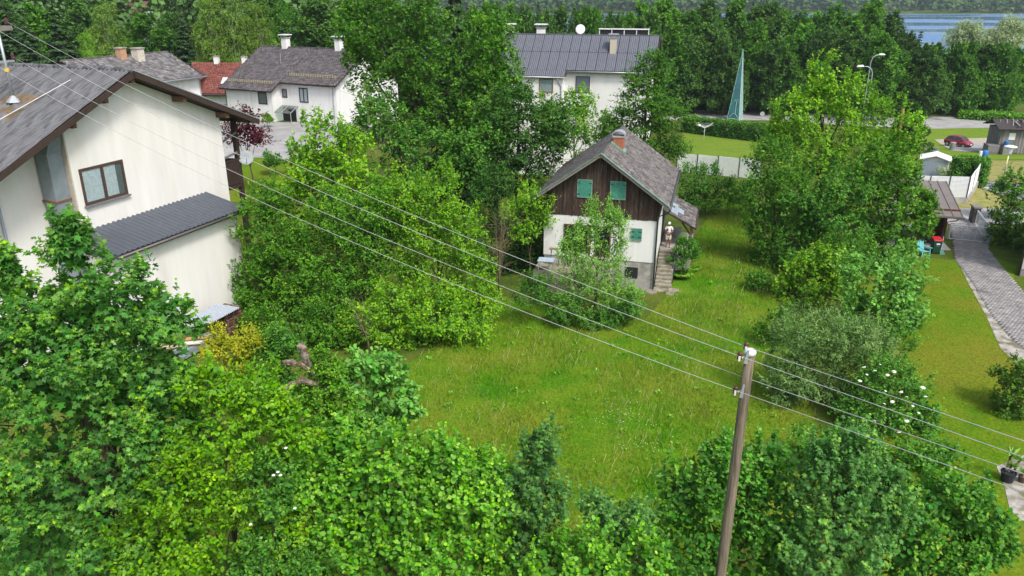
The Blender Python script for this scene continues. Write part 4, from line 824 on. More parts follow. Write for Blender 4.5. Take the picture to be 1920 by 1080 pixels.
def stub(p0, p1, p2, r0, r1):
    a, b, c = (P(*q)-iv.location for q in (p0, p1, p2)); rs = random.Random(int(p0[0])); pts = [a.lerp(b, t/3) for t in range(3)]+[b.lerp(c, t/3) for t in range(4)]
    mb = MB().tube([q+Vector((rs.uniform(-1,1),rs.uniform(-1,1),rs.uniform(-1,1)))*.03 for q in pts], [r0+(r1-r0)*i/6+rs.uniform(-.02,.03) for i in range(7)], 8)
    n = 8; base = len(mb.v)-n
    for j in range(n): v = Vector(mb.v[base+j]); mb.v[base+j] = tuple(v+(c-b).normalized()*rs.uniform(-.12,.14))
    e_ = (c-b).normalized()
    for j in range(9):
        q = c+Vector((rs.uniform(-1,1),rs.uniform(-1,1),rs.uniform(-1,1)))*r1*.7; mb.tube([q-e_*.1, q+e_*rs.uniform(.03,.2)], [r1*.28, .006], 4)
    o = mb.build('broken_limb', M_stub, iv); return o
stub((585,700,22.5),(573,672,22.2),(566,652,22.2),.13,.16); stub((590,700,22.4),(565,683,22.1),(540,680,22.0),.09,.1); stub((595,720,22.3),(565,712,22.0),(537,728,21.9),.1,.08); stub((620,850,22.5),(618,800,22.5),(612,760,22.5),.14,.12)
stub((600,775,22.3),(575,782,22.0),(560,788,21.9),.03,.02)
# --- big bush mass left of the meadow
plant('maple_tree', 'yellow green maple crowning the bushes beside the cream house', 'tree', 'mmaple', 'horn_y', [(610,262,56,48),(578,312,45,46),(655,300,58,48),(625,350,90,58),(565,385,58,54),(705,350,45,50)], 45, 41, .14, .62)
for i, (lab, lob, Y, lm, sd) in enumerate((
    ('green hazel bush close to the wall of the cream house', [(500,440,50,62),(475,520,42,68),(545,500,62,70),(470,590,35,52),(530,590,62,62),(505,380,35,40)], 40.5, 'horn', 42),
    ('broad bush in the middle of the mass beside the meadow', [(650,420,72,62),(610,480,82,70),(700,470,72,66),(640,560,85,65),(720,400,52,48)], 41, 'horn', 43),
    ('rounded bright bush at the right of the bush mass', [(815,370,52,55),(850,430,55,58),(790,450,62,62),(880,520,42,56),(830,530,66,60),(905,560,30,38),(770,380,45,50)], 40.5, 'horn_y', 44),
    ('low bush at the foot of the mass overhanging the meadow', [(740,585,70,58),(805,590,66,58),(865,600,48,46),(680,615,60,44),(780,640,55,26)], 38, 'horn_y', 45),
    ('dark bush with dry branches at the foot of the mass', [(560,630,62,38),(620,610,55,48),(490,610,40,42),(640,640,45,24)], 37.5, 'horn', 46))):
    plant('hazel_bush', lab, 'bush', 'horn', lm, lob, Y, sd, .1, .66, 'bushes beside the meadow')
def twigs(name, label, px, py, Y, h, w, n, seed, cat='bush', m=M_twig, r0=.022):
    g = G(px, py) if Y is None else Vector((P(px, py, Y).x, Y, gz(P(px, py, Y).x, Y))); r = random.Random(seed); o = thing(name, label, cat, g); mb = MB()
    for i in range(n):
        a = r.uniform(0, 6.28); e = r.uniform(.2, 1)*w/2; hh = h*r.uniform(.55, 1); p = [Vector((math.cos(a)*e*t*t+r.uniform(-.06,.06), math.sin(a)*e*t*t+r.uniform(-.06,.06), hh*t)) for t in (0,.3,.6,.85,1)]
        mb.tube(p, [r0*(1.1-t) for t in (0,.3,.6,.85,1)], 4)
        for _ in range(7):
            j = r.randint(1, 3); q = p[j].lerp(p[j+1], r.random()); d = Vector((r.uniform(-1,1), r.uniform(-1,1), r.uniform(.1,.9))).normalized()*h*r.uniform(.08,.22); mb.tube([q, q+d*.5+Vector((0,0,.03)), q+d], [r0*.4,r0*.3,r0*.12], 3)
    mb.build('stems', m, o, True); return o
tw = twigs('bare_shrub', 'bare brown shrub of dry twigs left of the chalet', 935, 500, 45, 6.2, 3.2, 16, 3)
twigs('bare_shrub', 'thin bare shoots rising behind the bush mass', 700, 300, 47.5, 13.2, 1.6, 5, 4, r0=.03)
twigs('dead_branches', 'dry tangled branches hanging in the bush mass', 690, 640, 36.6, 3.6, 2.6, 9, 5)
# --- tall trees left of the chalet
plant('oak_tree', 'tallest broadleaf tree rising in front of the white houses', 'tree', 'oak', 'oak', [(735,90,78,62),(690,45,55,52),(805,110,75,60),(735,165,85,55),(820,185,75,55),(770,25,70,50),(690,130,48,48),(860,140,50,60),(750,235,85,45)], 62, 51, .35, .6)
plant('lime_tree', 'blue green broadleaf tree below the tallest tree', 'tree', 'mmaple', 'hedge', [(745,255,62,42),(700,215,42,38),(810,280,75,45),(850,320,75,45),(770,320,60,48),(880,270,50,40)], 54, 52, .2, .55)
plant('ash_tree', 'slender green tree between the tallest tree and the metal roof', 'tree', 'oak', 'horn', [(925,90,42,55),(960,135,35,42),(915,160,58,55),(955,200,50,45),(900,230,50,40)], 61, 53, .22, .5)
plant('dark_tree', 'dark green layered tree behind the chalet roof on the left', 'tree', 'beech', 'dark', [(975,195,42,45),(990,240,62,50),(945,280,75,50),(1025,270,48,46),(900,300,60,44),(970,330,78,42),(940,225,50,50),(1040,235,30,40)], 56, 54, .22, .95)
plant('hazel_bush', 'light green bush touching the left end of the chalet roof', 'bush', 'horn', 'horn_y', [(1000,380,32,28),(975,410,32,30),(1015,405,22,26),(985,440,26,22)], 47.5, 55, .06, .7)
plant('dark_bush', 'dark bush filling the shade left of the chalet', 'bush', 'horn', 'dark', [(920,350,40,45),(965,430,45,50),(905,430,35,60),(990,470,40,30),(960,500,45,35)], 49.5, 56, .08, .5)
proto('beech', 'beech', 12, 10, 9, 61, 'horn', .2, .62, 'cone', low=.12)
plant('beech_tree', 'spreading layered hornbeam right of the white house', 'tree', 'beech', 'oak', [(1222,120,32,22),(1215,155,52,24),(1205,190,62,26),(1230,220,70,28),(1215,255,75,26),(1240,280,50,22),(1180,225,40,25)], 68, 62, .2, .75, amp=.2)
plant('young_tree', 'thin light green tree against the wall of the white house', 'tree', 'oak', 'horn_y', [(1085,195,26,26),(1065,225,42,30),(1110,230,36,34),(1030,225,30,40),(1060,260,50,30),(1130,262,36,30)], 71, 63, .1, .62)
# --- garden around the chalet
plant('apple_tree', 'light green apple tree standing in front of the chalet', 'tree', 'apple', 'apple', [(1108,495,36,46),(1075,530,34,40),(1145,515,32,48),(1112,420,11,50),(1142,410,10,42),(1160,435,14,48),(1065,470,18,35),(1125,560,60,35),(1085,440,10,35)], 41.2, 71, .08, .72, amp=.25, nt=60)
plant('garden_bush', 'dark green bush under the apple tree', 'bush', 'small', 'hedge', [(1060,578,40,24),(1120,598,50,20),(1172,580,26,26),(1005,545,38,30)], 40.2, 72, .05, .8, s=.11)
plant('garden_bush', 'low pale bush at the corner of the chalet steps', 'bush', 'small', 'apple', [(1185,555,18,24),(1175,600,22,16),(1195,580,14,18)], 41.5, 73, .03, .8)
plant('rose_bush', 'rose bush beside the upper steps of the chalet', 'bush', 'small', 'hedge', [(1283,462,18,22),(1275,485,20,16),(1300,470,12,22)], 48, 74, .03, .9, s=.1)
plant('hedge_bush', 'overgrown laurel behind the porch of the chalet', 'bush', 'horn', 'hedge', [(1315,335,35,28),(1350,350,32,26),(1295,345,25,34),(1385,362,25,22),(1310,370,32,20),(1345,372,34,18),(1290,375,18,14)], 64, 75, .06, .6)
def fern(label, px, py, n, L, seed, lm='ivy'):
    g = G(px, py); r = np.random.default_rng(seed); o = thing('fern', label, 'fern', g); pos = []; d = []; nn = []; s = []
    for i in range(n):
        a = r.uniform(0, 6.28); u = np.array([math.cos(a), math.sin(a), 0]); q = (np.arange(14)+1)/14; l = L*r.uniform(.7, 1.1); p = u*(q*l*.75)[:, None]; p[:, 2] = l*(.95*q-.62*q*q)
        for sg in (-1, 1):
            sd = np.cross(u, [0, 0, 1])*sg; pos.append(p); d.append(np.tile(sd+u*.35, (14, 1))); nn.append(np.tile(np.array([0, 0, 1.])+u*.2, (14, 1))); s.append(L*.26*np.sin(np.pi*(.12+.85*q))+.02)
    cards('fronds', np.concatenate(pos), np.concatenate(d), np.concatenate(nn), np.concatenate(s), r.random(28*n), 'lance', LM[lm], o)
fern('green fern growing at the foot of the chalet steps', 1277, 522, 22, 1.2, 5); fern('smaller fern on the grass right of the steps', 1300, 508, 16, .8, 6)
# --- tree group right of the meadow
plant('maple_tree', 'yellow green maple forming the top of the right tree group', 'tree', 'mmaple', 'horn_y', [(1538,150,28,45),(1495,205,50,50),(1590,190,50,50),(1550,240,70,55),(1645,225,48,54),(1625,285,72,55),(1505,290,72,55),(1570,335,85,48),(1455,265,38,40),(1690,290,36,42)], 58, 81, .2, .58)
for i, (nm, lab, kd, lob, Y, lm, sd, kw) in enumerate((
    ('hornbeam_tree', 'dark green tree at the meadow side of the right tree group', 'horn', [(1450,310,48,48),(1425,370,40,50),(1480,360,50,52),(1445,430,42,50),(1490,430,45,50),(1440,500,35,45)], 51, 'oak', 82, {}),
    ('maple_tree', 'blue green maple in the heart of the right tree group', 'mmaple', [(1530,390,55,48),(1580,350,48,45),(1510,460,52,50),(1560,450,52,55)], 49.5, 'hedge', 83, {}),
    ('ash_tree', 'fresh green ash at the lawn side of the right tree group', 'mmaple', [(1650,310,45,50),(1690,350,42,48),(1630,390,52,55),(1700,410,50,42),(1670,460,52,45),(1735,385,22,28)], 50.5, 'horn', 84, {}),
    ('lime_tree', 'small tree with yellowish new leaves low in the right group', 'mmaple', [(1520,510,42,45),(1480,550,42,45),(1550,560,50,42),(1500,600,45,38),(1555,500,30,35)], 44.5, 'horn_y', 85, {}),
    ('ash_tree', 'pale green young ash leaning over the lawn', 'mmaple', [(1640,530,58,50),(1690,510,42,50),(1670,585,60,55),(1615,590,50,45),(1705,580,32,48),(1660,640,58,40),(1700,640,30,38)], 40, 'cherry', 86, {}),
    ('hornbeam_bush', 'dark undergrowth at the foot of the right tree group', 'horn', [(1450,570,40,40),(1580,600,55,45),(1425,540,25,38),(1590,480,55,55),(1520,620,60,30)], 46, 'oak', 87, {}))):
    plant(nm, lab, 'bush' if 'undergrowth' in lab else 'tree', kd, lm, lob, Y, sd, .12, .68, **kw)
plant('willow_shrub', 'grey green willow shrub at the right edge of the meadow', 'bush', 'lance', 'greyish', [(1510,635,64,50),(1585,630,58,48),(1475,700,42,48),(1550,710,70,58),(1630,660,50,52),(1500,775,45,34),(1600,740,55,50),(1560,790,60,32)], 31.5, 88, .07, .75, nt=70)
el = plant('elder_bush', 'elder bush with flat white flower heads beside the lawn', 'bush', 'horn', 'hedge', [(1670,705,50,40),(1705,750,50,46),(1640,770,58,50),(1690,805,52,46),(1605,805,50,40),(1738,785,24,34),(1650,840,60,30)], 29.2, 89, .06, .7, s=.13)
M_flower = mat('elder_blossom', (.72,.72,.6), .8, .1)
fh = MB().lathe([(.0,0),(.1,.035),(.105,.045),(.06,.065),(0,.07)],8).mesh('flower_head')
for i, (px, py) in enumerate(((1650,684),(1676,698),(1664,704),(1660,734),(1689,737),(1690,735),(1658,758),(1730,728),(1673,754),(1711,762),(1700,745),(1620,690),(1640,696),(1625,703),(1700,790),(1612,715),(1640,790),(1686,812),(1735,745),(1722,775))):
    o = link('flower_head', fh, M_flower, el); o.location = P(px, py, 28.0+.25*math.sin(i*1.7))-el.location; s = .5+.5*((i*37) % 10)/10; o.scale = (s, s, s); o.rotation_euler = (.35*math.sin(i), .3*math.cos(i*2), 0)
rb = [o for o in COL.objects if o.get('label', '').startswith('loose bush with small white')][0]
for px, py in ((513,893),(521,887),(526,893),(536,842),(470,985),(553,955),(490,1010)):
    o = link('blossom', fh, M_flower, rb); o.location = P(px, py, 14.2)-rb.location; o.scale = (.38,.38,.7)
plant('elder_bush', 'dark low bush closing the gap behind the front hedge at the right', 'bush', 'horn', 'hedge', [(1540,830,58,36),(1620,860,70,36),(1700,860,55,40),(1760,860,30,36),(1500,860,50,30)], 26.5, 99, .05, .6)
plant('hornbeam_bush', 'bush between the willow shrub and the right tree group', 'bush', 'horn', 'oak', [(1450,610,34,36),(1500,640,40,30),(1590,640,55,34),(1660,650,55,40)], 38, 100, .05, .55)
# --- right garden
plant('round_bush', 'round olive green bush on the lawn at the right edge', 'bush', 'small', 'juniper', [(1908,745,46,44),(1918,700,36,30),(1930,785,46,34),(1890,775,30,28)], 30.5, 91, .05, .9, s=.13)
plant('juniper', 'dense juniper bush right of the garden gate', 'bush', 'jun', 'juniper', [(1873,420,22,24),(1895,440,24,26),(1868,446,22,20)], 55.5, 92, .06, .9)
plant('juniper', 'small conifer bush behind the corner of the right house', 'bush', 'jun', 'juniper', [(1912,470,14,22),(1922,440,16,22)], 54, 93, .05, .9)
plant('ornamental_tree', 'dark small tree overhanging the street at the right edge', 'tree', 'mmaple', 'oak', [(1900,340,28,20),(1885,365,24,22),(1915,370,26,28),(1905,395,22,18)], 62, 94, .09, .55)
plant('japanese_maple', 'crimson leaved maple behind the balcony of the cream house', 'tree', 'beech', 'red', [(455,232,28,18),(470,250,28,14),(440,255,25,18),(462,215,18,10),(480,262,18,10)], 62, 95, .08, .8, s=.16)
plant('round_bush', 'yellow green clipped bush at the wall of the white house', 'bush', 'small', 'horn_y', [(500,222,11,8)], 88, 96, .04, .8, s=.2)
plant('clipped_bush', 'clipped rounded bush at the edge of the street court', 'bush', 'small', 'hedge', [(514,300,22,14)], 68, 97, .04, 1., s=.14, amp=.04)
# --- trees of the background (kinds that repeat)
proto('far_a', 'far', 20, 11, 10, 101, 'forest', .25, .62, nt=20); proto('far_b', 'far', 20, 10, 12, 102, 'forest', .25, .62, 'column', nt=20); proto('far_c', 'far', 18, 13, 11, 103, 'forest', .3, .6, 'dome', low=.1, nt=20)
proto('birch', 'birch', 17, 9, 9, 104, 'birch', .16, .55, 'column', M_birch, nt=14, amp=.2, inner=.08); proto('willow', 'willow', 15, 10, 9, 105, 'willow', .3, .7, 'dome', low=.05); spruce('spruce', 18, 6.4, 106); spruce('spruce_b', 18, 5.6, 107, .2)
F_ = 'trees of the wood behind the road'
r = random.Random(9)
for i in range(17):                                               # front row of the wood behind the monument
    tree('forest_tree', 'dark broadleaf tree in the front row of the wood behind the road', r.choice(('far_a','far_b','far_c')), 1262+i*27+r.uniform(-8,8), r.uniform(38,82), 150+r.uniform(-4,5), r.uniform(72,98), r.choice(('forest','forest','oak','horn')), group=F_)
for i in range(17): tree('forest_tree', 'tall tree in the rear of the wood behind the road', r.choice(('far_a','far_b')), 1215+i*29+r.uniform(-8,8), r.uniform(-8,28), 166+r.uniform(-5,8), r.uniform(75,105), r.choice(('forest','horn','oak')), group=F_+', rear row')
for i in range(9): tree('forest_tree', 'broadleaf tree standing behind the long grey metal roof', r.choice(('far_a','far_b','far_c')), 955+i*33+r.uniform(-8,8), r.uniform(2,24), 128+r.uniform(-6,12), r.uniform(70,100), r.choice(('forest','oak','horn')), group='trees behind the metal roof')
for i in range(9): tree('forest_tree', 'dark tree of the grove in front of the lake', r.choice(('far_a','far_c')), 1690+i*29+r.uniform(-8,8), r.uniform(72,100)-4*(i > 4), 150+r.uniform(-6,6), r.uniform(75,100), r.choice(('forest','forest','oak')), group='grove in front of the lake')
tree('spruce_tree', 'dark spruce standing up from the grove in front of the lake', 'spruce', 1728, 54, 146, 62); tree('spruce_tree', 'thin spruce behind the chimney of the metal roof', 'spruce_b', 1076, 8, 118, 30); tree('spruce_tree', 'thin spruce behind the left chimneys of the metal roof', 'spruce_b', 1010, -12, 120, 34)
for px, tp, w in ((1815,38,92),(1862,52,70),(1905,30,90)): tree('willow_tree', {1815: 'large silvery willow rising before the lake', 1862: 'middle one of three silvery willows before the lake', 1905: 'silvery willow at the right edge before the lake'}[px], 'willow', px, tp, 158, w)
tree('dark_tree', 'dark tree beside the tip of the right tree group', 'far_c', 1715, 190, 100, 75, 'dark'); tree('broadleaf_tree', 'dark tree with a round crown next to the wood edge', 'far_a', 1660, 62, 140, 90, 'oak')
tree('spruce_tree', 'tall dark spruce behind the tallest broadleaf tree', 'spruce', 848, -95, 67, 150)
tree('broadleaf_tree', 'green tree filling the gap beside the spruce at the top', 'far_c', 905, 5, 82, 120, 'oak'); tree('broadleaf_tree', 'dark round tree right behind the white house chimneys', 'far_a', 590, -8, 112, 120, 'forest'); tree('broadleaf_tree', 'lighter tree between the white house and the tallest tree', 'far_c', 660, 0, 100, 110, 'horn')
B_ = 'trees at the top left'
for nm, lab, key, px, tp, Y, w, lm in (
    ('broadleaf_tree', 'tree glimpsed through the tallest tree, left one', 'far_a', 790, 0, 118, 130, 'forest'), ('broadleaf_tree', 'tree glimpsed through the tallest tree, right one', 'far_c', 862, 8, 112, 130, 'forest'), ('broadleaf_tree', 'tree closing the gap behind the slender green tree', 'far_a', 930, 2, 122, 110, 'oak'), ('broadleaf_tree', 'tree glimpsed through the crown left of the tallest tree', 'far_b', 720, -5, 122, 120, 'forest'),
    ('birch_tree', 'left of the birches of the big pale grove', 'birch', 385, -8, 122, 85, None), ('birch_tree', 'middle birch of the big pale grove', 'birch', 430, -22, 124, 95, None), ('birch_tree', 'right birch of the big pale grove beside the shingle roof', 'birch', 478, 2, 126, 85, None),
    ('birch_tree', 'single birch with a white trunk left of the red house roof', 'birch', 188, 2, 118, 90, None), ('birch_tree', 'small drooping birch behind the low grey roof', 'birch', 158, 60, 112, 46, 'horn_y'),
    ('spruce_tree', 'dark spruce rising over the corrugated roof', 'spruce', 92, -22, 105, 95, None), ('spruce_tree', 'dark spruce at the left edge behind the mast', 'spruce', 38, 10, 108, 80, None), ('spruce_tree', 'spruce cut by the left edge of the picture', 'spruce_b', 2, -10, 112, 80, None),
    ('spruce_tree', 'dark spruce between the birch grove and the red roof', 'spruce', 335, 5, 128, 60, None), ('broadleaf_tree', 'mid green tree behind the low grey roof', 'far_a', 268, 22, 126, 95, 'oak'), ('broadleaf_tree', 'broad tree left of the birch grove', 'far_c', 315, 20, 134, 80, 'forest'),
    ('broadleaf_tree', 'green tree between two spruces at the left', 'far_a', 62, 5, 132, 90, 'horn'), ('broadleaf_tree', 'tree behind the single birch at the top left', 'far_b', 140, -5, 140, 90, 'forest'), ('broadleaf_tree', 'yellow green tree right of the birch grove', 'far_c', 528, 5, 140, 70, 'horn'), ('broadleaf_tree', 'tree rising behind the birch grove', 'far_b', 500, -20, 160, 80, 'oak'),
    ('broadleaf_tree', 'tree behind the spruce at the top left', 'far_a', 222, 48, 150, 70, 'forest'), ('broadleaf_tree', 'tree at the far left top corner', 'far_b', -8, -10, 135, 100, 'forest')):
    tree(nm, lab, key, px, tp, Y, w, lm, B_)
# --- hill woods too far to tell the trees apart
def far_wood(name, pts, seed, nf, hh, lm, fs=.22):
    r = np.random.default_rng(seed); n = len(pts); h = hh*(.7+.6*r.random(n)); z = zt(pts[:, 0], pts[:, 1])
    d = nrm(r.normal(0, 1, (n, nf, 3))); d[..., 2] = np.abs(d[..., 2])*1.1-.25; p = d*np.stack([h*.33, h*.33, h*.5], -1)[:, None]*(.8+.3*r.random((n, nf, 1))); p[..., 2] += (h*.5)[:, None]
    p = p+np.stack([pts[:, 0], pts[:, 1], z], -1)[:, None]; nn = nrm(d+np.array([0, 0, .7])+r.normal(0, .4, d.shape)); tt = nrm(np.cross(nn, r.normal(0, 1, d.shape)))
    o = cards(name, p.reshape(-1, 3), tt.reshape(-1, 3), nn.reshape(-1, 3), np.repeat(h*fs, nf)*(.7+.6*r.random(n*nf)), np.clip(np.repeat(r.normal(.45, .22, n), nf)+r.normal(0, .1, n*nf), 0, 1), 'quad', LM[lm]); return tag(o, 'distant wood covering the hillside', 'wood', kind='stuff')
r_ = np.random.default_rng(4)
q = np.stack([r_.uniform(-820, 900, 3600), 960+330*r_.random(3600)**1.2], -1); q = q[np.abs(q[:, 0]) < .75*q[:, 1]+60]; q = q[~((q[:, 0] > 425) & (q[:, 0] < 490) & (q[:, 1] < 990))]; far_wood('far_wood', q, 1, 20, 15, 'far', .35)['label'] = 'hazy wooded slope across the lake'
q = np.stack([r_.uniform(-520, -20, 5200), r_.uniform(165, 640, 5200)], -1); q = q[(-q[:, 0]-.12*q[:, 1] > 12) & (-q[:, 0] < .72*q[:, 1]+20)]
far_wood('far_wood', q[(q[:, 1] < 330) & (q[:, 1] > 178) & (-q[:, 0] < .66*q[:, 1])][::2], 2, 330, 19, 'far', .068)['label'] = 'wooded foot of the hill behind the houses at the top left'
far_wood('far_wood', q[q[:, 1] >= 330], 3, 24, 17, 'far', .3)['label'] = 'upper wooded hill behind the houses at the top left'

# ------------------------------------------------------------------ hedges, fences
def hedge(label, A, B, h, wd, leaf, seed, lm='hedge', name='hedge', kw=''):
    A, B = Vector(A), Vector(B); r = np.random.default_rng(seed); d = (B-A); d.z = 0; L = d.length; u = np.array(d.normalized()); n = np.array([u[1], -u[0], 0])
    o = thing(name, label, 'hedge', (A+B)/2); c0 = np.array(A); cnt = int((2*L*h+L*wd+2*wd*h)/(leaf*leaf*.5)*1.9)
    a = r.uniform(0, L, cnt); face = r.random(cnt); T = 2*L*h+L*wd+2*wd*h; zz = r.uniform(0, h, cnt); ww = r.uniform(-wd/2, wd/2, cnt); nn = np.zeros((cnt, 3))
    f1 = face < 2*L*h/T; f2 = (~f1) & (face < (2*L*h+L*wd)/T); f3 = ~(f1 | f2); sg = np.where(r.random(cnt) < .5, -1, 1)
    ww[f1] = (sg*wd/2)[f1]; nn[f1] = n*sg[f1][:, None]; zz[f2] = h; nn[f2] = (0, 0, 1); a[f3] = np.where(sg > 0, L, 0)[f3]; nn[f3] = u*sg[f3][:, None]
    bump = .09*np.sin(a*2.3+zz*1.9)+.07*np.sin(a*5.1+ww*3+zz*4)+r.normal(0, .05, cnt)
    x = c0[None]+u*a[:, None]+n*ww[:, None]; p = x+nn*bump[:, None]; p[:, 2] = zt(x[:, 0], x[:, 1])+zz+nn[:, 2]*bump
    tt = nrm(r.normal(0, 1, (cnt, 3))+nn*.5+np.array([0, 0, .3]))
    cards('leaves', p-np.array(o.location), tt, nrm(nn+np.array([0, 0, .6])+r.normal(0, .5, (cnt, 3))), leaf*(.7+.6*r.random(cnt)), np.clip(.42+nn[:, 2]*.12+r.normal(0, .2, cnt), 0, 1), 'oval', LM[lm], o)
    nu, zb = Vector(u), []
    m_ = MB(); q = [A-o.location+Vector(n)*s*(wd/2-.16)+nu*t for s, t in ((-1,.16),(1,.16),(1,L-.16),(-1,L-.16))]
    m_.add([v+Vector((0,0,-.3)) for v in q]+[v+Vector((0,0,h-.18)) for v in q], [(0,1,2,3),(7,6,5,4),(0,4,5,1),(1,5,6,2),(2,6,7,3),(3,7,4,0)]).build('branches', mat('hedge_inside', (.02,.032,.012), .95, .4, 6), o)  # one solid dark core box closing the hedge behind its leaves
    return o
hedge('long ivy hedge behind the bright lawn in front of the monument', G(1283,247), G(1445,268), 2.5, 1.6, .24, 1)
hedge('tall clipped hedge behind the white slat fence at the right', G(1782,345), G(1838,346), 2.7, 1.3, .2, 2)
hedge('clipped hedge end running towards the street beside the slat fence', G(1836,347), G(1834,353), 2.6, .8, .2, 3)
hedge('low shrub planting along the far side of the main road', G(1240,203), G(1620,210), 2.2, 3, .4, 4, 'horn')
hedge('low clipped hedge on the far side of the road at the right', G(1798,221), G(1945,231), 1.2, 4, .35, 5, 'horn')
M_slat = mat('white_grey_slats', (.78,.8,.82), .55, .06); M_slatp = mat('anthracite_post', (.05,.055,.065), .5, .1)
def slat_fence(label, A, B, base, h, npan, posts=True):
    A, B = Vector(A), Vector(B); o = thing('slat_fence', label, 'fence', A, math.atan2(B.y-A.y, B.x-A.x)); L = math.hypot(B.x-A.x, B.y-A.y); dz = B.z-A.z; pl = L/npan; n = 16
    if base: MB().box(-.1,L+.1,-.14,.14,-.4+min(0,dz),base).build('concrete_base', M_concrete, o)
    sm = MB().box(.05,pl-.05,-.02,.02,0,h/n*.74).mesh('slat'); sm.materials.append(M_slat)
    for i in range(npan):
        for j in range(n):
            s = link('slat', sm, M_slat, o); s.location = (i*pl, 0, base+dz*i/npan+.03+h/n*j)
    for i in range(npan+1): MB().box(i*pl-.045,i*pl+.045,-.05,.05,base-.3+min(0,dz),base+h+.04+dz*i/npan).build('post', M_slatp if posts else M_galv, o)
    return o
fa = G(1809,382); fc = G(1829,353)
slat_fence('white slat fence on a concrete base right behind the carport', G(1700,379), fa, .6, 1.85, 3)
slat_fence('short white slat fence running back to the street', fa+Vector((.08,.1,0)), fc, .5, 1.85, 2)
slat_fence('grey white slat fence below the bright lawn', G(1268,322), G(1425,337), .05, 2.05, 4)
sh_o = G(1748,333); sh = thing('garden_shed', 'white metal garden shed with grey door behind the slat fence', 'shed', sh_o, R(-28))
M_shed = mat('shed_cream', (.6,.57,.52), .6, .1, 2); MB().prism([(-1.3,0),(1.3,0),(1.3,1.85),(0,2.25),(-1.3,1.85)],'y',0,2.6).build('wall', M_shed, sh)
MB().box(-1.1,1.1,-.03,-.003,.05,1.8).build('door', mat('shed_door_grey', (.3,.36,.42), .5, .1), sh)
for s in (-1, 1): MB().slab((0,-.2,2.33),(s*1.5,-.2,1.86),(s*1.5,2.8,1.86),(0,2.8,2.33),.05*s).build('roof_panel', M_whitemetal, sh)
for a in (-1.28,1.2): MB().box(a,a+.09,-.05,-.004,0,1.85).build('corner_trim', M_whitemetal, sh)
plant('dry_shrub', 'reddish dry shrub in front of the garden shed', 'bush', 'small', 'willow', [(1762,322,9,8),(1775,324,7,7)], G(1765,334).y-.6, 98, .03, .5)
# ------------------------------------------------------------------ carport corner, gate, bin, chair, broom
q0 = Gz(1806,409,2.55); cpt = thing('carport', 'brown wooden carport with grey standing seam roof at the driveway', 'carport', (q0.x, q0.y, 0), R(-14))
M_seam = mat('brown_grey_roof_sheet', (.2,.175,.165), .5, .1, 1.5, metal=.15); M_rw = mat('reddish_brown_wood', (.10,.035,.026), .7, .25, 5)
RL, RR_, WW = 5.6, 1.35, 5.6
rf_ = MB().slab((-WW,0,2.62),(0,0,2.62),(0,RL,2.62+RR_),(-WW,RL,2.62+RR_),.1).build('roof', M_seam, cpt)
for i in range(10): MB().beam((-.02-i*.62,0,2.64),(-.02-i*.62,RL,2.64+RR_),.035,.06).build('seam', M_seam, rf_)
MB().slab((-WW,RL+.003,2.62+RR_),(0,RL+.003,2.62+RR_),(0,RL+3.5,3.1),(-WW,RL+3.5,3.1),.1).build('roof_back_slope', M_seam, cpt)
MB().tube([(-WW,-.08,2.55),(.1,-.08,2.55)],.07,8).build('gutter', mat('brown_gutter', (.09,.075,.07), .5, .1), cpt, True); MB().tube([(-.3,-.08,2.5),(-.35,.1,2.3),(-.75,.75,2.0),(-.78,.8,.0)],.045,8).build('downpipe', MATS['brown_gutter'], cpt, True)
for x in (-.85,-2.6,-4.6): MB().box(x-.09,x+.09,.8,.98,0,2.85).build('post', M_rw, cpt); MB().beam((x,.9,2.1),(x-.5,.9,2.75),.1,.1).build('brace', M_rw, cpt)
for x in (-.85,): MB().box(x-.09,x+.09,5,5.18,0,3.7).build('post', M_rw, cpt)
MB().beam((-WW,.88,2.85),(0,.88,2.85),.14,.16).build('beam', M_rw, cpt)
for j in range(14): MB().box(-2.5,-.95,1.6,1.64,.1+j*.18,.265+j*.18).build('board', M_bwood, cpt)
for j in range(14): MB().box(-.9,-.86,1.0,5,.1+j*.18,.265+j*.18).build('board', M_bwood, cpt)
MB().box(-WW,-.3,.2,7,.0,.06).build('floor_slab', M_asph, cpt)
bo = G(1752,474); bn = thing('wheelie_bin', 'dark green wheelie bin with red lid under the carport', 'bin', bo, R(-10))
M_bin = mat('bin_green', (.014,.06,.028), .5, .1); M_red2 = mat('lid_red', (.45,.02,.03), .45, .08)
MB().add([(-.25,-.3,.06),(.25,-.3,.06),(.25,.28,.06),(-.25,.28,.06),(-.3,-.38,1.0),(.3,-.38,1.0),(.3,.36,1.0),(-.3,.36,1.0)],[(3,2,1,0),(4,5,6,7),(0,1,5,4),(1,2,6,5),(2,3,7,6),(3,0,4,7)]).build('body', M_bin, bn, bevel=.03)
MB().add([(-.33,-.41,1.0),(.33,-.41,1.0),(.33,.4,1.03),(-.33,.4,1.03),(-.3,-.37,1.07),(.3,-.37,1.07),(.3,.38,1.15),(-.3,.38,1.15)],[(3,2,1,0),(4,5,6,7),(0,1,5,4),(1,2,6,5),(2,3,7,6),(3,0,4,7)]).build('lid', M_red2, bn, bevel=.02)
MB().box(-.1,.14,-.365,-.35,.72,.9).build('label_white', M_paint, bn).rotation_euler = (0,0,0); MB().box(-.1,.14,-.352,-.336,.58,.715).build('label_blue', mat('label_blue', (.05,.1,.32), .5, .05), bn)
for s in (-1, 1): w_ = MB().tube([(s*.2,.3,.1),(s*.28,.3,.1)],.1,10).build('wheel', M_black, bn)
MB().tube([(-.25,.45,1.02),(.25,.45,1.02)],.02,6).build('handle', M_bin, bn)
M_turq = mat('turquoise_plastic', (.16,.52,.56), .45, .05); co = G(1729,479); cr_ = thing('garden_chair', 'turquoise plastic garden chair with slatted back beside the bin', 'chair', co, R(12))
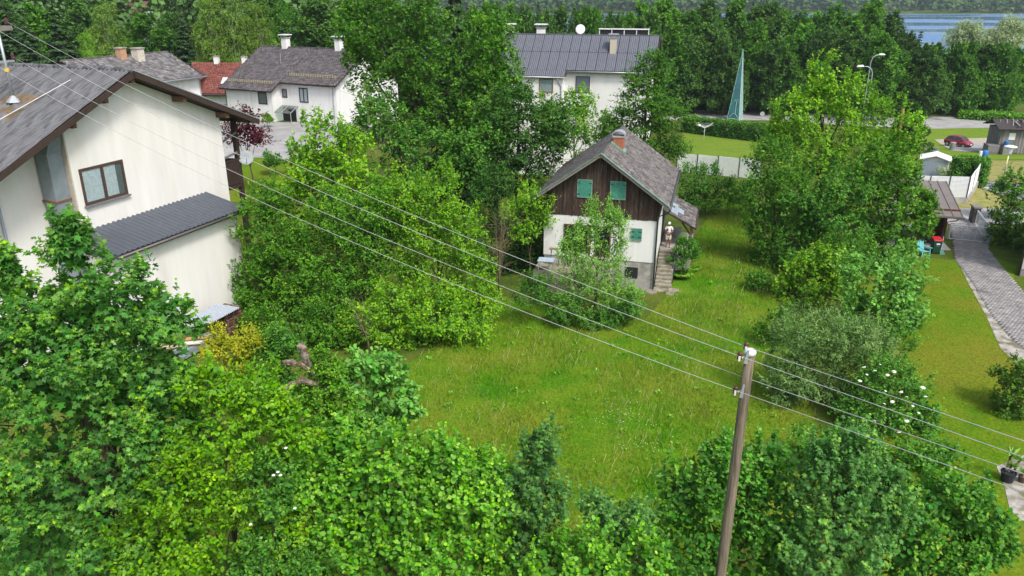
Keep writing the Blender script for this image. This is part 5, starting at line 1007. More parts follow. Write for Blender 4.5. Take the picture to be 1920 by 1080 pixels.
MB().slab((-.3,-.32,.4),(.3,-.32,.4),(.28,.26,.33),(-.28,.26,.33),.04).build('seat', M_turq, cr_)
for i in range(5): MB().beam((-.22+i*.11,.24,.34),(-.25+i*.125,.5,1.02-.03*abs(i-2)),.085,.02,(0,1,0)).build('back_slat', M_turq, cr_)
for s in (-1, 1):
    MB().beam((s*.31,-.34,.0),(s*.3,-.3,.62),.06,.05).build('leg', M_turq, cr_); MB().beam((s*.3,.42,.0),(s*.3,.28,.6),.06,.05).build('leg', M_turq, cr_); MB().slab((s*.36-.05,-.38,.66),(s*.36+.05,-.38,.66),(s*.36+.05,.35,.64),(s*.36-.05,.35,.64),.03).build('armrest', M_turq, cr_)
MB().beam((-.3,.46,.98),(.3,.46,.98),.03,.05).build('top_rail', M_turq, cr_)
po = G(1765,476); bp_ = thing('dustpan', 'long handled green dustpan standing beside the bin', 'dustpan', po, 0)
MB().tube([(0,.1,.2),(.06,.25,1.25)],.018,6).build('handle', M_whitemetal, bp_); MB().add([(-.2,-.18,0),(.2,-.18,0),(.16,.14,0),(-.16,.14,0),(-.1,.1,.32),(.1,.1,.32)],[(0,1,2,3),(3,2,5,4),(0,3,4),(1,5,2),(0,4,5,1)]).build('pan', mat('pan_green', (.02,.14,.1), .5, .05), bp_)
ga, gb = G(1778,449), G(1851,456); gt = thing('garden_gate', 'galvanised steel mesh gate across the driveway', 'gate', ga, math.atan2(gb.y-ga.y, gb.x-ga.x)); GL = math.hypot(gb.x-ga.x, gb.y-ga.y)
def gate_leaf(parent, L, h=1.15):
    f = MB()
    for z in (.08,h-.14,h): f.tube([(0,0,z),(L,0,z)],.05,6)
    for x in (0,L*.33,L*.66,L): f.tube([(x,0,.08),(x,0,h)],.045,6)
    lf = f.build('frame', mat('pale_galvanised', (.5,.55,.6), .5, .08), parent); ms = MB()
    for i in range(int(L/.09)): ms.beam((.05+i*.09,0,.1),(.05+i*.09,0,h-.14),.009,.009)
    for i in range(9): ms.beam((0,0,.15+i*.1),(L,0,.15+i*.1),.005,.005)
    ms.build('mesh', M_galv, lf); return lf
gate_leaf(gt, GL); MB().tube([(GL+.12,0,-.1),(GL+.12,0,1.25)],.09,10).build('post', M_galv, gt); MB().tube([(-.1,0,-.1),(-.1,0,1.25)],.06,10).build('post', M_galv, gt)
gd = G(1826,419); g2 = thing('garden_fence', 'mesh fence leaf running from the gate post to the stone pillar', 'fence', (gb.x+.1, gb.y+.15, gb.z), math.atan2(gd.y-gb.y, gd.x-gb.x)); L2 = math.hypot(gd.x-gb.x, gd.y-gb.y); gate_leaf(g2, L2-.4); MB().box(0,L2-.2,-.12,.12,-.2,.12).build('kerb', M_concrete, g2)
pl_ = thing('stone_pillar', 'dark stone gate pillar between driveway and street', 'pillar', gd, R(-14)); MB().box(-.25,.25,-.25,.25,-.2,1.3).build('shaft', mat('dark_stone', (.09,.075,.075), .9, .3, 5, .3), pl_, bevel=.02); MB().box(-.3,.3,-.3,.9,1.303,1.42).build('cap', mat('pillar_cap', (.2,.18,.17), .9, .2, 5), pl_); MB().box(-.2,.2,.27,.85,-.2,1.3).build('shaft_rear', MATS['dark_stone'], pl_)
mh_ = G(1842,548); tag(MB().lathe([(.33,-.02),(.33,.012),(0,.014)],16,(mh_.x,mh_.y,mh_.z+.085)).build('manhole_cover', mat('cast_iron', (.13,.12,.12), .7, .2, 20)), 'round iron manhole cover in the paved driveway', 'manhole cover')
# ------------------------------------------------------------------ pots, table, stool
def yucca_pot(label, px, py, r_, h, m, trunks, seed):
    g = G(px, py); o = thing('potted_plant', label, 'plant', g); MB().lathe([(r_*.75,0),(r_*.98,h*.92),(r_*1.06,h*.93),(r_*1.06,h),(r_*.95,h),(r_*.9,h*.88),(0,h*.88)],16).build('pot', m, o); rs = np.random.default_rng(seed)
    for (x, y, hh, lx) in trunks:
        t_ = MB().tube([(x,y,h*.8),(x+lx*.5,y,h+hh*.5),(x+lx,y,h+hh)],[.045,.04,.05],7).build('stem', mat('yucca_bark', (.3,.25,.19), .95, .3, 8, c2=(.03,.028,.025), c2thr=(.4,.55)), o)
        n = 16; d = nrm(rs.normal(0,1,(n,3))*np.array([1,1,.4])+np.array([0,0,.7])); cards('leaves', np.tile([x+lx,y,h+hh],(n,1)), d, nrm(np.cross(d, rs.normal(0,1,(n,3)))), np.full(n,.34)*(.7+.5*rs.random(n)), .5+.4*rs.random(n), 'lance', LM['apple'], o)
    return o
yucca_pot('black pot with two bare stemmed yuccas on the lawn edge', 1887, 903, .27, .45, mat('pot_black', (.02,.024,.03), .6, .15), ((-.1,.05,.75,.06),(.14,-.04,.55,.12),(.05,.1,.2,.05)), 1)
yucca_pot('small brown pot with leafy plant at the right edge', 1915, 905, .16, .3, mat('pot_brown', (.1,.06,.04), .8, .2), ((0,0,.12,.02),), 2)
MB().box(-7.3,-3.4,-1.9,-.02,-.3,1.4).build('terrace', M_step, ch)
tb = P(1024,487,45.6); tt_ = thing('garden_table', 'garden table with pale blue top on the terrace left of the apple tree', 'table', (tb.x, tb.y, 1.402), R(-10))
MB().box(-.5,.5,-.4,.4,.71,.75).build('top', mat('pale_blue_top', (.36,.47,.56), .5, .12, 3), tt_, bevel=.01)
for sx in (-1, 1):
    for sy in (-1, 1): MB().tube([(sx*.44,sy*.34,0),(sx*.44,sy*.34,.71)],.02,6).build('leg', M_galv, tt_)
sp_ = P(1040,467,46.6); st = thing('folding_table', 'small folding wooden table against the white wall of the chalet', 'table', (sp_.x, 46.6, 1.402), R(-14)); zz = sp_.z-1.402
for i in range(4): MB().box(-.34,.34,-.2+i*.1,-.11+i*.1,zz,zz+.03).build('slat', mat('warm_wood', (.2,.14,.09), .7, .2), st)
for s in (-1, 1): MB().beam((s*.3,-.25,0),(s*.2,.2,zz),.03,.03).build('leg', M_gutter, st); MB().beam((s*.26,.25,0),(s*.2,-.18,zz),.03,.03).build('leg', M_gutter, st)
# ------------------------------------------------------------------ pallets and building material by the cream house
def lhp(x, y, z): return lhm @ Vector((x, y, z))
M_pal = mat('pallet_wood', (.13,.07,.045), .9, .3, 6, .2); M_pal2 = mat('pallet_wood_grey', (.17,.13,.1), .9, .3, 6, .2)
pp = thing('pallet', 'slatted wooden pallet', 'pallet')
for y in (-.55,-.3,-.05,.2,.45): MB().box(-.5,.5,y,y+.13,.122,.144).build('slat', M_pal2, pp)
for x in (-.5,-.07,.36): MB().box(x,x+.14,-.56,.6,.1,.121).build('runner', M_pal, pp); MB().box(x,x+.14,-.56,.6,0,.022).build('runner', M_pal, pp)
for x in (-.5,-.07,.36):
    for y in (-.55,-.07,.45): MB().box(x,x+.14,y,y+.14,.023,.099).build('block', M_pal, pp)
for i in range(9):
    o = pp if i == 0 else copy_tree(pp); o.location = lhp(1.15+.02*(i % 3), -1.9+.03*((i*7) % 4), gz(*lhp(1.15,-1.9,0)[:2])+.146*i+.01); o.rotation_euler = (0, 0, R(-20.8)+.03*((i*5) % 3-1)); o['label'] = 'slatted wooden pallet in the stack below the zinc sheet'; o['group'] = 'stacked pallets'
zs = link('zinc_sheet', corrugated('zinc_sheet', 2.2, 1.5, 16, .03), mat('pale_zinc', (.4,.45,.52), .5, .1, metal=.3)); b_ = lhp(.45,-3.9,gz(*lhp(1.15,-1.9,0)[:2])+1.38); zs.location = b_; zs.rotation_euler = (0, 0, R(-20.8)+math.pi/2); tag(zs, 'pale corrugated zinc sheet lying on the pallet stack', 'metal sheet')
gm = mat('grey_steel_profile', (.27,.31,.36), .5, .15, metal=.3)
for i in range(6):
    x, z = 1.2+.22*(i % 3), gz(*lhp(1.2,-4,0)[:2])+.15+.19*(i//3); a, b = lhp(x,-5.9+.1*i,z), lhp(x+.05,-3.1,z+.02)
    tag(MB().beam(a, b, .2, .17).build('steel_beam', gm), 'long grey steel profile in the pile beside the pallets', 'beam', 'pile of steel profiles')
for i, (lab, x, y0_, L) in enumerate((('pale timber board lying across the steel profiles, lowest one', .9,-5.6,1.2), ('light brown board on the steel profiles next to the pallets', 1.3,-4.5,1.0), ('short white edged board on the middle of the pile', 1.5,-5.1,.8))):
    z = gz(*lhp(1.2,-4,0)[:2])+.47+.05*i; tag(MB().beam(lhp(x-.4,y0_,z), lhp(x+.5,y0_+L*.6,z+.03), .28, .05).build('timber_board', mat('pale_timber_%d' % i, ((.45,.36,.27),(.42,.24,.12),(.6,.55,.48))[i], .8, .2, 5)), lab, 'board')
# ------------------------------------------------------------------ utility pole and wires
pb = P(1385,870,15.6); px_, pxz = P(1407,655,15.6), 15.6; up = thing('utility_pole', 'leaning weathered wooden utility pole with four insulators in the front hedge', 'utility pole', (P(1362,1075,15.6).x-.18, 15.6, gz(5,15.6)))
tp = P(1407,657,15.6)-up.location; bt = Vector((0,0,-.2)); cl = lambda t: bt.lerp(tp, t)
M_pole = mat('weathered_pole_wood', (.21,.17,.125), .95, .35, 3, .6, 30, stretch=(10,10,.5), c2=(.1,.085,.065), c2thr=(.5,.66))
MB().tube([cl(t) for t in np.linspace(0,1,9)], [.145-.03*t for t in np.linspace(0,1,9)], 14).build('shaft', M_pole, up, True)
MB().lathe([(.13,-.11),(.135,-.02),(.09,.03),(0,.045)],14,tp).build('cap', mat('white_cap', (.66,.66,.66), .5, .03), up, True)
hk = []
for i, (px, py, side) in enumerate(((1399,650,0),(1387,668,1),(1394,707,0),(1379,732,1))):
    c = P(px, py, 15.6+(.16 if side == 0 else -.06))-up.location; t = (c.z+.05-bt.z)/(tp.z-bt.z); ax_ = cl(min(1,t))
    MB().tube([ax_, c+Vector((.05,0,-.05)), c+Vector((0,0,-.02))],.014,6).build('hook', M_galv, up)
    i_ = MB().lathe([(.035,-.09),(.055,-.06),(.055,.0),(.04,.02),(.06,.05),(.045,.1),(.0,.11)],10,c).build('insulator', M_ins, up, True)
    MB().box(c.x-.045,c.x+.0,c.y-.075,c.y-.055,c.z-.09,c.z+.03).build('clamp', M_inw, i_)
    if side: MB().slab((ax_.x-.1,ax_.y-.1,ax_.z+.12),(ax_.x-.06,ax_.y-.1,ax_.z+.12),(ax_.x-.07,ax_.y-.1,ax_.z-.22),(ax_.x-.16,ax_.y-.1,ax_.z-.2),.02).build('bracket', M_galv, up)
    hk.append(up.location+c)
M_wire = mat('aluminium_wire', (.45,.46,.45), .5, .05)
rend = [P(1920,827,10.5),P(1920,858,10.3),P(1920,889,10.3),P(1920,923,10.1)]
WL = ['topmost', 'second', 'third', 'lowest']
lsrc = [P(23,84,35), P(10,92,34.4), P(38,138,34.8), P(2,140,34)]
for i in range(4):
    a, c = ins_l[i], hk[i]; sag = (.55,.7,.7,.75)[i]; mid = [a.lerp(c, t)-Vector((0,0,4*sag*t*(1-t))) for t in np.linspace(0,1,25)]
    e = c+(rend[i]-c)*2.6; out = [c.lerp(e, t)-Vector((0,0,.12*4*t*(1-t)*0)) for t in np.linspace(0,1,6)][1:]
    tag(MB().tube(mid+out, .0075, 6).build('overhead_wire', M_wire, None, True), '%s of the four pale overhead wires crossing the garden at the pole' % WL[i], 'wire', 'overhead wires')
a, c = P(690,277,50), Vector((8.865,45.757,0))+Vector((-.0,0,0)); c = P(1128,297,45.4)
tag(MB().tube([a.lerp(c, t)-Vector((0,0,1.2*t*(1-t))) for t in np.linspace(0,1,12)], .011, 5).build('house_cable', M_black), 'thin dark cable running from the trees to the chalet gable', 'cable')
a = ins_l[0]+Vector((.1,.2,-.1)); c = lhp(-1.7,5.6,lz(5.6)-.1)
tag(MB().tube([a.lerp(c, t)-Vector((0,0,1.6*t*(1-t))) for t in np.linspace(0,1,12)], .01, 5).build('house_cable', M_black), 'thin dark cable from the roof mast across the cream gable', 'cable')
# ------------------------------------------------------------------ person on the landing
def skin_mesh(name, verts, edges, m, parent, root=0, sub=2):
    """verts: (x,y,z,radius) joined by edges, grown into one tapering surface"""
    me = bpy.data.meshes.new(name); me.from_pydata([v[:3] for v in verts], edges, []); o = link(name, me, m, parent)
    sk = o.modifiers.new('skin', 'SKIN'); sk.use_smooth_shade = True
    for i, v in enumerate(verts):
        d = me.skin_vertices[0].data[i]; r_ = v[3] if isinstance(v[3], tuple) else (v[3], v[3]); d.radius = r_; d.use_root = (i == root)
    o.modifiers.new('sub', 'SUBSURF').levels = sub; o.modifiers['sub'].render_levels = sub; return o
chm = Matrix.Translation(ch.location) @ Matrix.Rotation(R(-14.5), 4, 'Z')
pe = thing('person', 'person in pale shirt and beige shorts standing on the chalet landing holding something dark', 'person', chm @ Vector((.6,4.25,1.602)), R(-14.5))
M_skin = mat('skin', (.22,.11,.075), .6, .08, 6); M_shirt = mat('pale_shirt', (.66,.62,.62), .85, .1, 6); M_short = mat('beige_shorts', (.6,.54,.44), .85, .1, 6); M_hair = mat('white_cap_cloth', (.62,.63,.64), .8, .1, 12)
bv = [(0,0,.95,.13),(0,0,1.12,.125),(0,-.01,1.3,.14),(0,0,1.44,.085),(0,0,1.5,.05),(0,-.015,1.56,.062),(0,-.03,1.63,.08),(0,-.02,1.71,.062)]
be = [(i,i+1) for i in range(7)]
def limb(pts, a):
    n = len(bv); bv.extend(pts); be.append((a, n)); be.extend((n+i, n+i+1) for i in range(len(pts)-1)); return n+len(pts)-1
hands = []
for s in (-1, 1):
    limb([(s*.09,0,.86,.085),(s*.1,-.015,.5,.058),(s*.1,.0,.3,.055),(s*.1,.02,.09,.035),(s*.1,-.03,.035,.035),(s*.11,-.14,.025,.026)], 0)
    if s < 0: h = limb([(s*.19,0,1.41,.055),(s*.25,-.03,1.14,.04),(s*.12,-.27,1.24,.03),(s*.09,-.32,1.28,.022),(s*.085,-.36,1.31,.02)], 3)
    else: h = limb([(s*.19,0,1.41,.055),(s*.27,-.02,1.14,.04),(s*.1,-.26,1.1,.03),(s*.04,-.3,1.11,.022),(s*.0,-.32,1.12,.02)], 3)
    c = Vector(bv[h][:3])
    for f in range(4): limb([(c.x-s*.02,c.y-.02+.012*f,c.z+.025-.018*f,.009),(c.x-s*.05,c.y-.035+.01*f,c.z+.022-.018*f,.008),(c.x-s*.065,c.y-.01+.008*f,c.z+.018-.018*f,.007)], h)
    limb([(c.x+s*.005,c.y-.03,c.z+.03,.01),(c.x-s*.02,c.y-.06,c.z+.05,.008)], h-1)
body = skin_mesh('body', bv, be, M_skin, pe)
skin_mesh('shirt', [(0,0,.93,.155),(0,0,1.12,.145),(0,-.01,1.3,.16),(0,0,1.43,.1),(-.19,0,1.4,.075),(-.235,-.02,1.22,.062),(.19,0,1.4,.075),(.245,-.015,1.22,.062)], [(0,1),(1,2),(2,3),(3,4),(4,5),(3,6),(6,7)], M_shirt, pe)
skin_mesh('shorts', [(0,0,.96,.15),(-.09,0,.84,.11),(-.105,-.01,.52,.088),(.09,0,.84,.11),(.105,-.01,.52,.088)], [(0,1),(1,2),(0,3),(3,4)], M_short, pe)
hd = MB().lathe([(.088,-.03),(.096,.0),(.094,.04),(.07,.085),(.03,.105),(0,.108)],12,(0,-.025,1.69)).build('cap', M_hair, pe, True); MB().slab((-.075,-.1,1.7),(-.05,-.2,1.68),(.05,-.2,1.68),(.075,-.1,1.7),.012).build('peak', M_hair, hd)
MB().lathe([(.0,-.02),(.012,-.012),(.014,0),(.006,.02),(0,.024)],6,(0,-.115,1.63)).build('nose', M_skin, pe)
for s in (-1, 1):
    MB().box(s*.03-.012,s*.03+.012,-.106,-.098,1.652,1.664).build('eye', M_black, pe); MB().lathe([(0,-.03),(.014,-.01),(.012,.025),(0,.03)],6,(s*.082,-.02,1.64)).build('ear', M_skin, pe); MB().lathe([(.045,-.012),(.05,.0),(.045,.04),(.03,.06)],8,(s*.1,-.02,.0)).build('shoe', M_black, pe)
MB().box(-.022,.022,-.104,-.097,1.592,1.6).build('mouth', mat('lips', (.25,.09,.08), .6, .05), pe)
hc = bv[17]; hx = Vector(bv[18][:3])
tag(MB().box(-.04,.04,-.006,.006,-.08,.08).build('handheld_device', M_black), 'small dark object held by the person on the landing', 'handheld device').matrix_world = Matrix.Translation(pe.location) @ Matrix.Rotation(R(-14.5),4,'Z') @ Matrix.Translation((-.075,-.385,1.33)) @ Matrix.Rotation(R(-25),4,'X')
# ------------------------------------------------------------------ red car
cg = G(1796,275); car = thing('parked_car', 'small dark red hatchback parked on the pale lot', 'car', cg+Vector((0,0,.06)), math.atan2(-.86,.52))
M_red3 = mat('red_car_paint', (.25,.012,.03), .25, .04, 3, spec=.6); M_cglass = mat('car_glass', (.03,.035,.04), .08, .02, spec=.7); M_tyre = mat('tyre', (.02,.02,.021), .85, .1); M_rim = mat('rim', (.5,.5,.52), .35, .05, metal=.6); M_lamp = mat('headlight_glass', (.6,.62,.65), .15, .03)
stn = [(-1.78,.42,.72,.6),(-1.72,.3,.86,.72),(-1.3,.24,.94,.8),(-.5,.22,.95,.82),(.4,.22,.94,.82),(.75,.22,.92,.81),(1.2,.24,.84,.78),(1.62,.28,.68,.7),(1.76,.34,.56,.6)]
mb = MB()
for x, z0, z1, w in stn: mb.v += [(x,-w*.82,z0),(x,-w,z0+.12),(x,-w,(z0+z1)/2),(x,-w*.93,z1-.03),(x,-w*.6,z1+.015),(x,0,z1+.03),(x,w*.6,z1+.015),(x,w*.93,z1-.03),(x,w,(z0+z1)/2),(x,w,z0+.12),(x,w*.82,z0)]
for i in range(len(stn)-1):
    for j in range(11): a = i*11+j; b = i*11+(j+1) % 11; mb.f.append((a, a+11, b+11, b))
mb.f += [tuple(range(11)), tuple(reversed(range(88,99)))]; bd = mb.build('body', M_red3, car, True)
cabin = [(-1.62,.9,.95,.66,.62),(-1.35,.92,1.32,.74,.6),(-.8,.92,1.47,.76,.6),(0,.92,1.48,.77,.6),(.35,.92,1.4,.77,.58),(.95,.9,.93,.72,.66)]
mb = MB()
for x, zb_, zt_, wb, wt in cabin: mb.v += [(x,-wb,zb_),(x,-wt,zt_-.04),(x,-wt*.6,zt_),(x,wt*.6,zt_),(x,wt,zt_-.04),(x,wb,zb_)]
gl, rf2 = [], []
for i in range(5):
    for j in range(5):
        a = i*6+j; f = (a, a+6, a+7, a+1); (gl if j in (0,4) or i in (4,) or i == 0 else rf2).append(f)
gv = MB(); gv.v = list(mb.v); gv.f = gl; gv.build('windows', M_cglass, car, True); rv = MB(); rv.v = list(mb.v); rv.f = rf2; rv.build('roof', M_red3, car, True)
for s in (-1, 1):
    MB().beam((-.25,s*.765,.95),(-.3,s*.61,1.45),.1,.03).build('door_pillar', M_red3, car); MB().beam((.98,s*.71,.93),(.36,s*.585,1.4),.06,.05).build('windscreen_pillar', M_red3, car); MB().box(.62,.78,s*.78-.08,s*.78+.08,.96,1.08).build('mirror', M_red3, car, bevel=.02)
    MB().lathe([(0,-.05),(.1,-.03),(.12,.0),(.1,.03),(0,.05)],10,(1.56,s*.52,.6)).build('headlight', M_lamp, car, True); MB().box(-1.77,-1.7,s*.58-.07,s*.58+.07,.62,.86).build('tail_light', M_red2, car)
    for x in (-1.15,1.15):
        w_ = MB().tube([(x,s*.62,.29),(x,s*.82,.29)],.29,18).build('wheel', M_tyre, car, True); MB().tube([(x,s*.815,.29),(x,s*.83,.29)],.19,14).build('rim', M_rim, w_)
        MB().tube([(x,s*.70,.31),(x,s*.824,.31)],.34,18).build('wheel_arch', M_black, car)
MB().box(1.7,1.78,-.26,.26,.4,.51).build('number_plate', M_paint, car); MB().box(1.66,1.765,-.45,.45,.27,.36).build('grille', M_black, car)
# ------------------------------------------------------------------ grey plank hut, barrel, bin, bench, sign, posts
ho = G(1868,289); hu = thing('wooden_hut', 'grey plank hut with dark sagging roof at the right edge', 'hut', ho, R(-10)); M_gw = [mat('grey_plank_%d' % i, c, .9, .25, 4, .2, stretch=(4,4,.6)) for i, c in enumerate(((.2,.185,.19),(.25,.235,.235),(.16,.15,.155)))]
hr = random.Random(8)
MB().box(.02,7.9,.02,3.9,.3,3.2).build('frame', M_bwood, hu)
for i in range(34): MB().box(.2*i+.0,.2*i+.185,-.03-hr.uniform(0,.015),.018,.15+hr.uniform(-.04,.03),3.25+hr.uniform(-.05,.05)).build('plank', hr.choice(M_gw), hu)
for i in range(19): MB().box(-.03,.018,.2*i+.02,.2*i+.2,.15,3.25).build('plank', hr.choice(M_gw), hu)
MB().slab((-.6,-.7,3.3),(8.6,-.7,3.3),(8.6,2,4.2),(-.6,2,4.2),.1).build('roof', mat('dark_roofing', (.05,.042,.042), .95, .3, 3), hu); MB().slab((-.6,2.003,4.2),(8.6,2.003,4.2),(8.6,4.6,3.3),(-.6,4.6,3.3),.1).build('roof_back_slope', MATS['dark_roofing'], hu)
for i in range(26): a = hr.uniform(-.5,8.2); MB().beam((a,hr.uniform(-.6,1.2),3.5+hr.uniform(0,.3)),(a+hr.uniform(-.4,.6),hr.uniform(1.2,2.2),4.2+hr.uniform(0,.1)),.1,.06).build('roof_batten', hr.choice([M_bwood]+M_gw), hu)
for j in range(4): MB().box(-1.3,.0,-.5,1.2,.1+j*.28,.36+j*.28).build('platform_plank', hr.choice(M_gw), hu)
MB().box(1.0,1.75,-.07,-.05,1.9,2.75).build('notice', M_paint, hu)
bk = G(1884,279); tag(MB().lathe([(.26,0),(.3,.1),(.3,.7),(.26,.78),(0,.8)],12,P(1886,276,ho.y-.6)+Vector((0,0,0))).build('blue_bucket', mat('barrel_blue', (.03,.16,.42), .45, .08)), 'blue drum standing against the grey plank hut', 'drum')
b0 = P(1886,276,ho.y-.6); tag(MB().box(b0.x-.5,b0.x+.5,b0.y-.4,b0.y+.4,gz(b0.x,b0.y)-.1,b0.z-.003).build('wooden_crate', M_gw[0]), 'grey wooden crate carrying the blue drum at the hut', 'crate')
g = G(1845,297); br = thing('rain_barrel', 'blue plastic barrel on the grass beside the hedge', 'barrel', g); MB().lathe([(.3,0),(.36,.15),(.38,.5),(.36,.9),(.28,1.0),(0,1.02)],14).build('barrel', MATS['barrel_blue'], br, True); MB().tube([(-.5,.1,0),(-.5,.1,.9)],.2,8).build('white_canister', M_whitemetal, br)
g = G(1785,281); lb = thing('litter_bin', 'grey metal litter bin in front of the red car', 'bin', g); MB().lathe([(.33,0),(.36,.05),(.36,.95),(.38,1.0),(.34,1.02),(0,1.0)],14).build('body', M_galv, lb, True)
g = G(1741,287); bc = thing('picnic_bench', 'weathered picnic table with benches on the verge', 'picnic table', g, R(-6)); 
for i in range(4): MB().box(-1.1,1.1,-.4+i*.2,-.22+i*.2,.72,.77).build('table_plank', M_gw[i % 3], bc)
for s in (-1, 1): MB().box(-1.1,1.1,s*.75-.15,s*.75+.15,.42,.47).build('seat', M_gw[1], bc); MB().beam((s*.8,-.75,.4),(s*.8,.75,.4),.06,.1).build('cross_bar', M_gw[2], bc); MB().beam((s*.8,-.5,0),(s*.8,-.25,.72),.08,.08).build('leg', M_gw[2], bc); MB().beam((s*.8,.5,0),(s*.8,.25,.72),.08,.08).build('leg', M_gw[2], bc)
def lamp(label, px, py, Y, arm, lpx=None):
    t = P(px, py, Y); g = gz(t.x, Y); o = thing('street_lamp', label, 'street lamp', (t.x, Y, g)); h = t.z-g; s = 1 if arm > 0 else -1
    MB().tube([(0,0,0),(0,0,h*.5),(0,0,h-.9),(s*.2,0,h-.3),(s*.7,0,h),(arm,0,h+.05)],[.09,.08,.06,.055,.05,.045],8).build('pole', M_galv, o, True); MB().add([(arm-s*.1,-.16,h),(arm-s*.1,.16,h),(arm+s*.75,.14,h),(arm+s*.75,-.14,h),(arm,-.12,h+.2),(arm,.12,h+.2),(arm+s*.6,.1,h+.17),(arm+s*.6,-.1,h+.17)],[(0,1,2,3),(7,6,5,4),(0,4,5,1),(1,5,6,2),(2,6,7,3),(3,7,4,0)]).build('lamp_head', M_whitemetal, o)
lamp('taller curved street lamp rising behind the right tree group', 1635, 103, 108, 1.0); lamp('street lamp with pale head turned left above the right tree group', 1638, 125, 98, -1.3)
g = G(1880,340); l3 = thing('street_lamp', 'white bowl shaped park lamp beside the street at the right', 'street lamp', g); hh = P(1892,288,g.y).z-g.z; lx = P(1892,288,g.y).x-g.x
MB().tube([(0,0,0),(lx,0,hh)],[.07,.05],8).build('pole', M_galv, l3, True); MB().lathe([(.12,-.1),(.2,.0),(.34,.62),(.0,.64)],14,(lx,0,hh)).build('bowl', M_paint, l3, True); MB().lathe([(.0,.62),(.62,.66),(.58,.74),(.2,.84),(0,.86)],16,(lx,0,hh)).build('hat', M_paint, l3, True); MB().tube([(lx*.6-.1,-.05,hh*.62),(lx*.9-.1,-.05,hh*.92)],.05,6).build('yellow_tag', mat('yellow_tape', (.75,.65,.05), .6, .05), l3)
g = G(1688,250); q = P(1693,203,96); wp = thing('wooden_post', 'bare orange brown wooden post above the right tree group', 'post', (q.x, 96, gz(q.x,96))); MB().tube([(0,0,-.2),(.05,0,q.z-gz(q.x,96)-.3),(.05,0,q.z-gz(q.x,96))],[.2,.17,.15],10).build('shaft', mat('fresh_wood', (.33,.16,.08), .8, .2, 4), wp, True); MB().lathe([(.16,-.02),(.15,.03),(0,.06)],10,(.05,0,q.z-gz(q.x,96))).build('top_cap', M_beam, wp)
g = G(1428,224); sg = thing('round_sign', 'round grey traffic sign seen from behind at the road', 'sign', g); MB().tube([(0,0,0),(0,0,1.0)],.04,6).build('pole', M_galv, sg); d_ = MB().tube([(0,-.03,1.0),(0,0,1.0)],.42,18).build('disc', M_galv, sg)
# ------------------------------------------------------------------ glass monument
mo = G(1380,226); mn = thing('glass_monument', 'tall narrow blue green glass pyramid monument beside the road', 'monument', mo)
a, b, c, tp_ = (P(1363,221,mo.y+.6)-mo, P(1385,227,mo.y-.4)-mo, P(1393,222,mo.y+.9)-mo, P(1393.5,92,mo.y+.6)-mo)
for v in (a, b, c): v.z = -.1
dq = Vector((a.x+.9, a.y+2.4, -.1)); M_gl1 = mat('blue_green_glass', (.05,.16,.19), .12, .25, .5, spec=.6, c2=(.04,.24,.23)); M_gl_sunlit = mat('sunlit_side_glass', (.3,.42,.4), .12, .2, .5, spec=.6)  # same glass, side face paler: sunlight on it is painted into the colour
MB().add([a,b,tp_],[(0,1,2)]).build('glass_face', M_gl1, mn); MB().add([b,c,tp_],[(0,1,2)]).build('side_face', M_gl_sunlit, mn); MB().add([c,dq,a,tp_],[(0,1,3),(1,2,3)]).build('back_face', M_gl1, mn)
for p0, p1 in ((a,tp_),(b,tp_),(c,tp_)): MB().beam(p0, p1, .05, .05).build('edge', mat('glass_edge', (.35,.5,.48), .3, .1), mn)
fn = (b-a).cross(tp_-a).normalized(); fn = fn if fn.y < 0 else -fn
fp = lambda s, t: a.lerp(b, s).lerp(tp_, t)+fn*.03
M_mark = MATS['glass_edge']
MB().tube([fp(.62,.1),fp(.62,.28)],.05,5).build('etched_mast', M_mark, mn); MB().tube([fp(.15,.05)]+[fp(.15+.75*t,.05+.06*math.sin(math.pi*t)) for t in np.linspace(.1,.9,7)]+[fp(.9,.05)],.05,5).build('etched_arc', M_mark, mn)
for t in (.275,.29,.305): MB().tube([fp(.35,t),fp(.9,t)],.03,4).build('etched_line', M_mark, mn)
MB().tube([fp(.08,.035),fp(.95,.03)],.05,5).build('etched_line', M_mark, mn)
# ------------------------------------------------------------------ rotary clothes dryer
g = G(1319,266); cd_ = thing('clothes_dryer', 'white rotary clothes dryer on the bright lawn', 'clothes dryer', g); hh = P(1320,238,g.y).z-g.z
MB().tube([(0,0,0),(0,0,hh)],.035,8).build('pole', M_whitemetal, cd_, True)
for i in range(4): t = .5+i*math.pi/2; MB().tube([(0,0,hh-.15),(math.cos(t)*1.55,math.sin(t)*1.55,hh+.45)],.03,6).build('arm', M_whitemetal, cd_); MB().beam((0,0,hh+.1),(math.cos(t)*.6,math.sin(t)*.6,hh+.1),.02,.02).build('strut', M_whitemetal, cd_)
for k_ in (.5,.8,1.1,1.4): MB().tube([(math.cos(.5+i*math.pi/2)*k_,math.sin(.5+i*math.pi/2)*k_,hh-.15+.6*k_/1.55) for i in range(5)],.008,4).build('line', M_whitemetal, cd_)
MB().tube([(-1.35,-.1,hh+.42),(-.7,-.2,hh+.2)],.14,8).build('cover', M_paint, cd_)
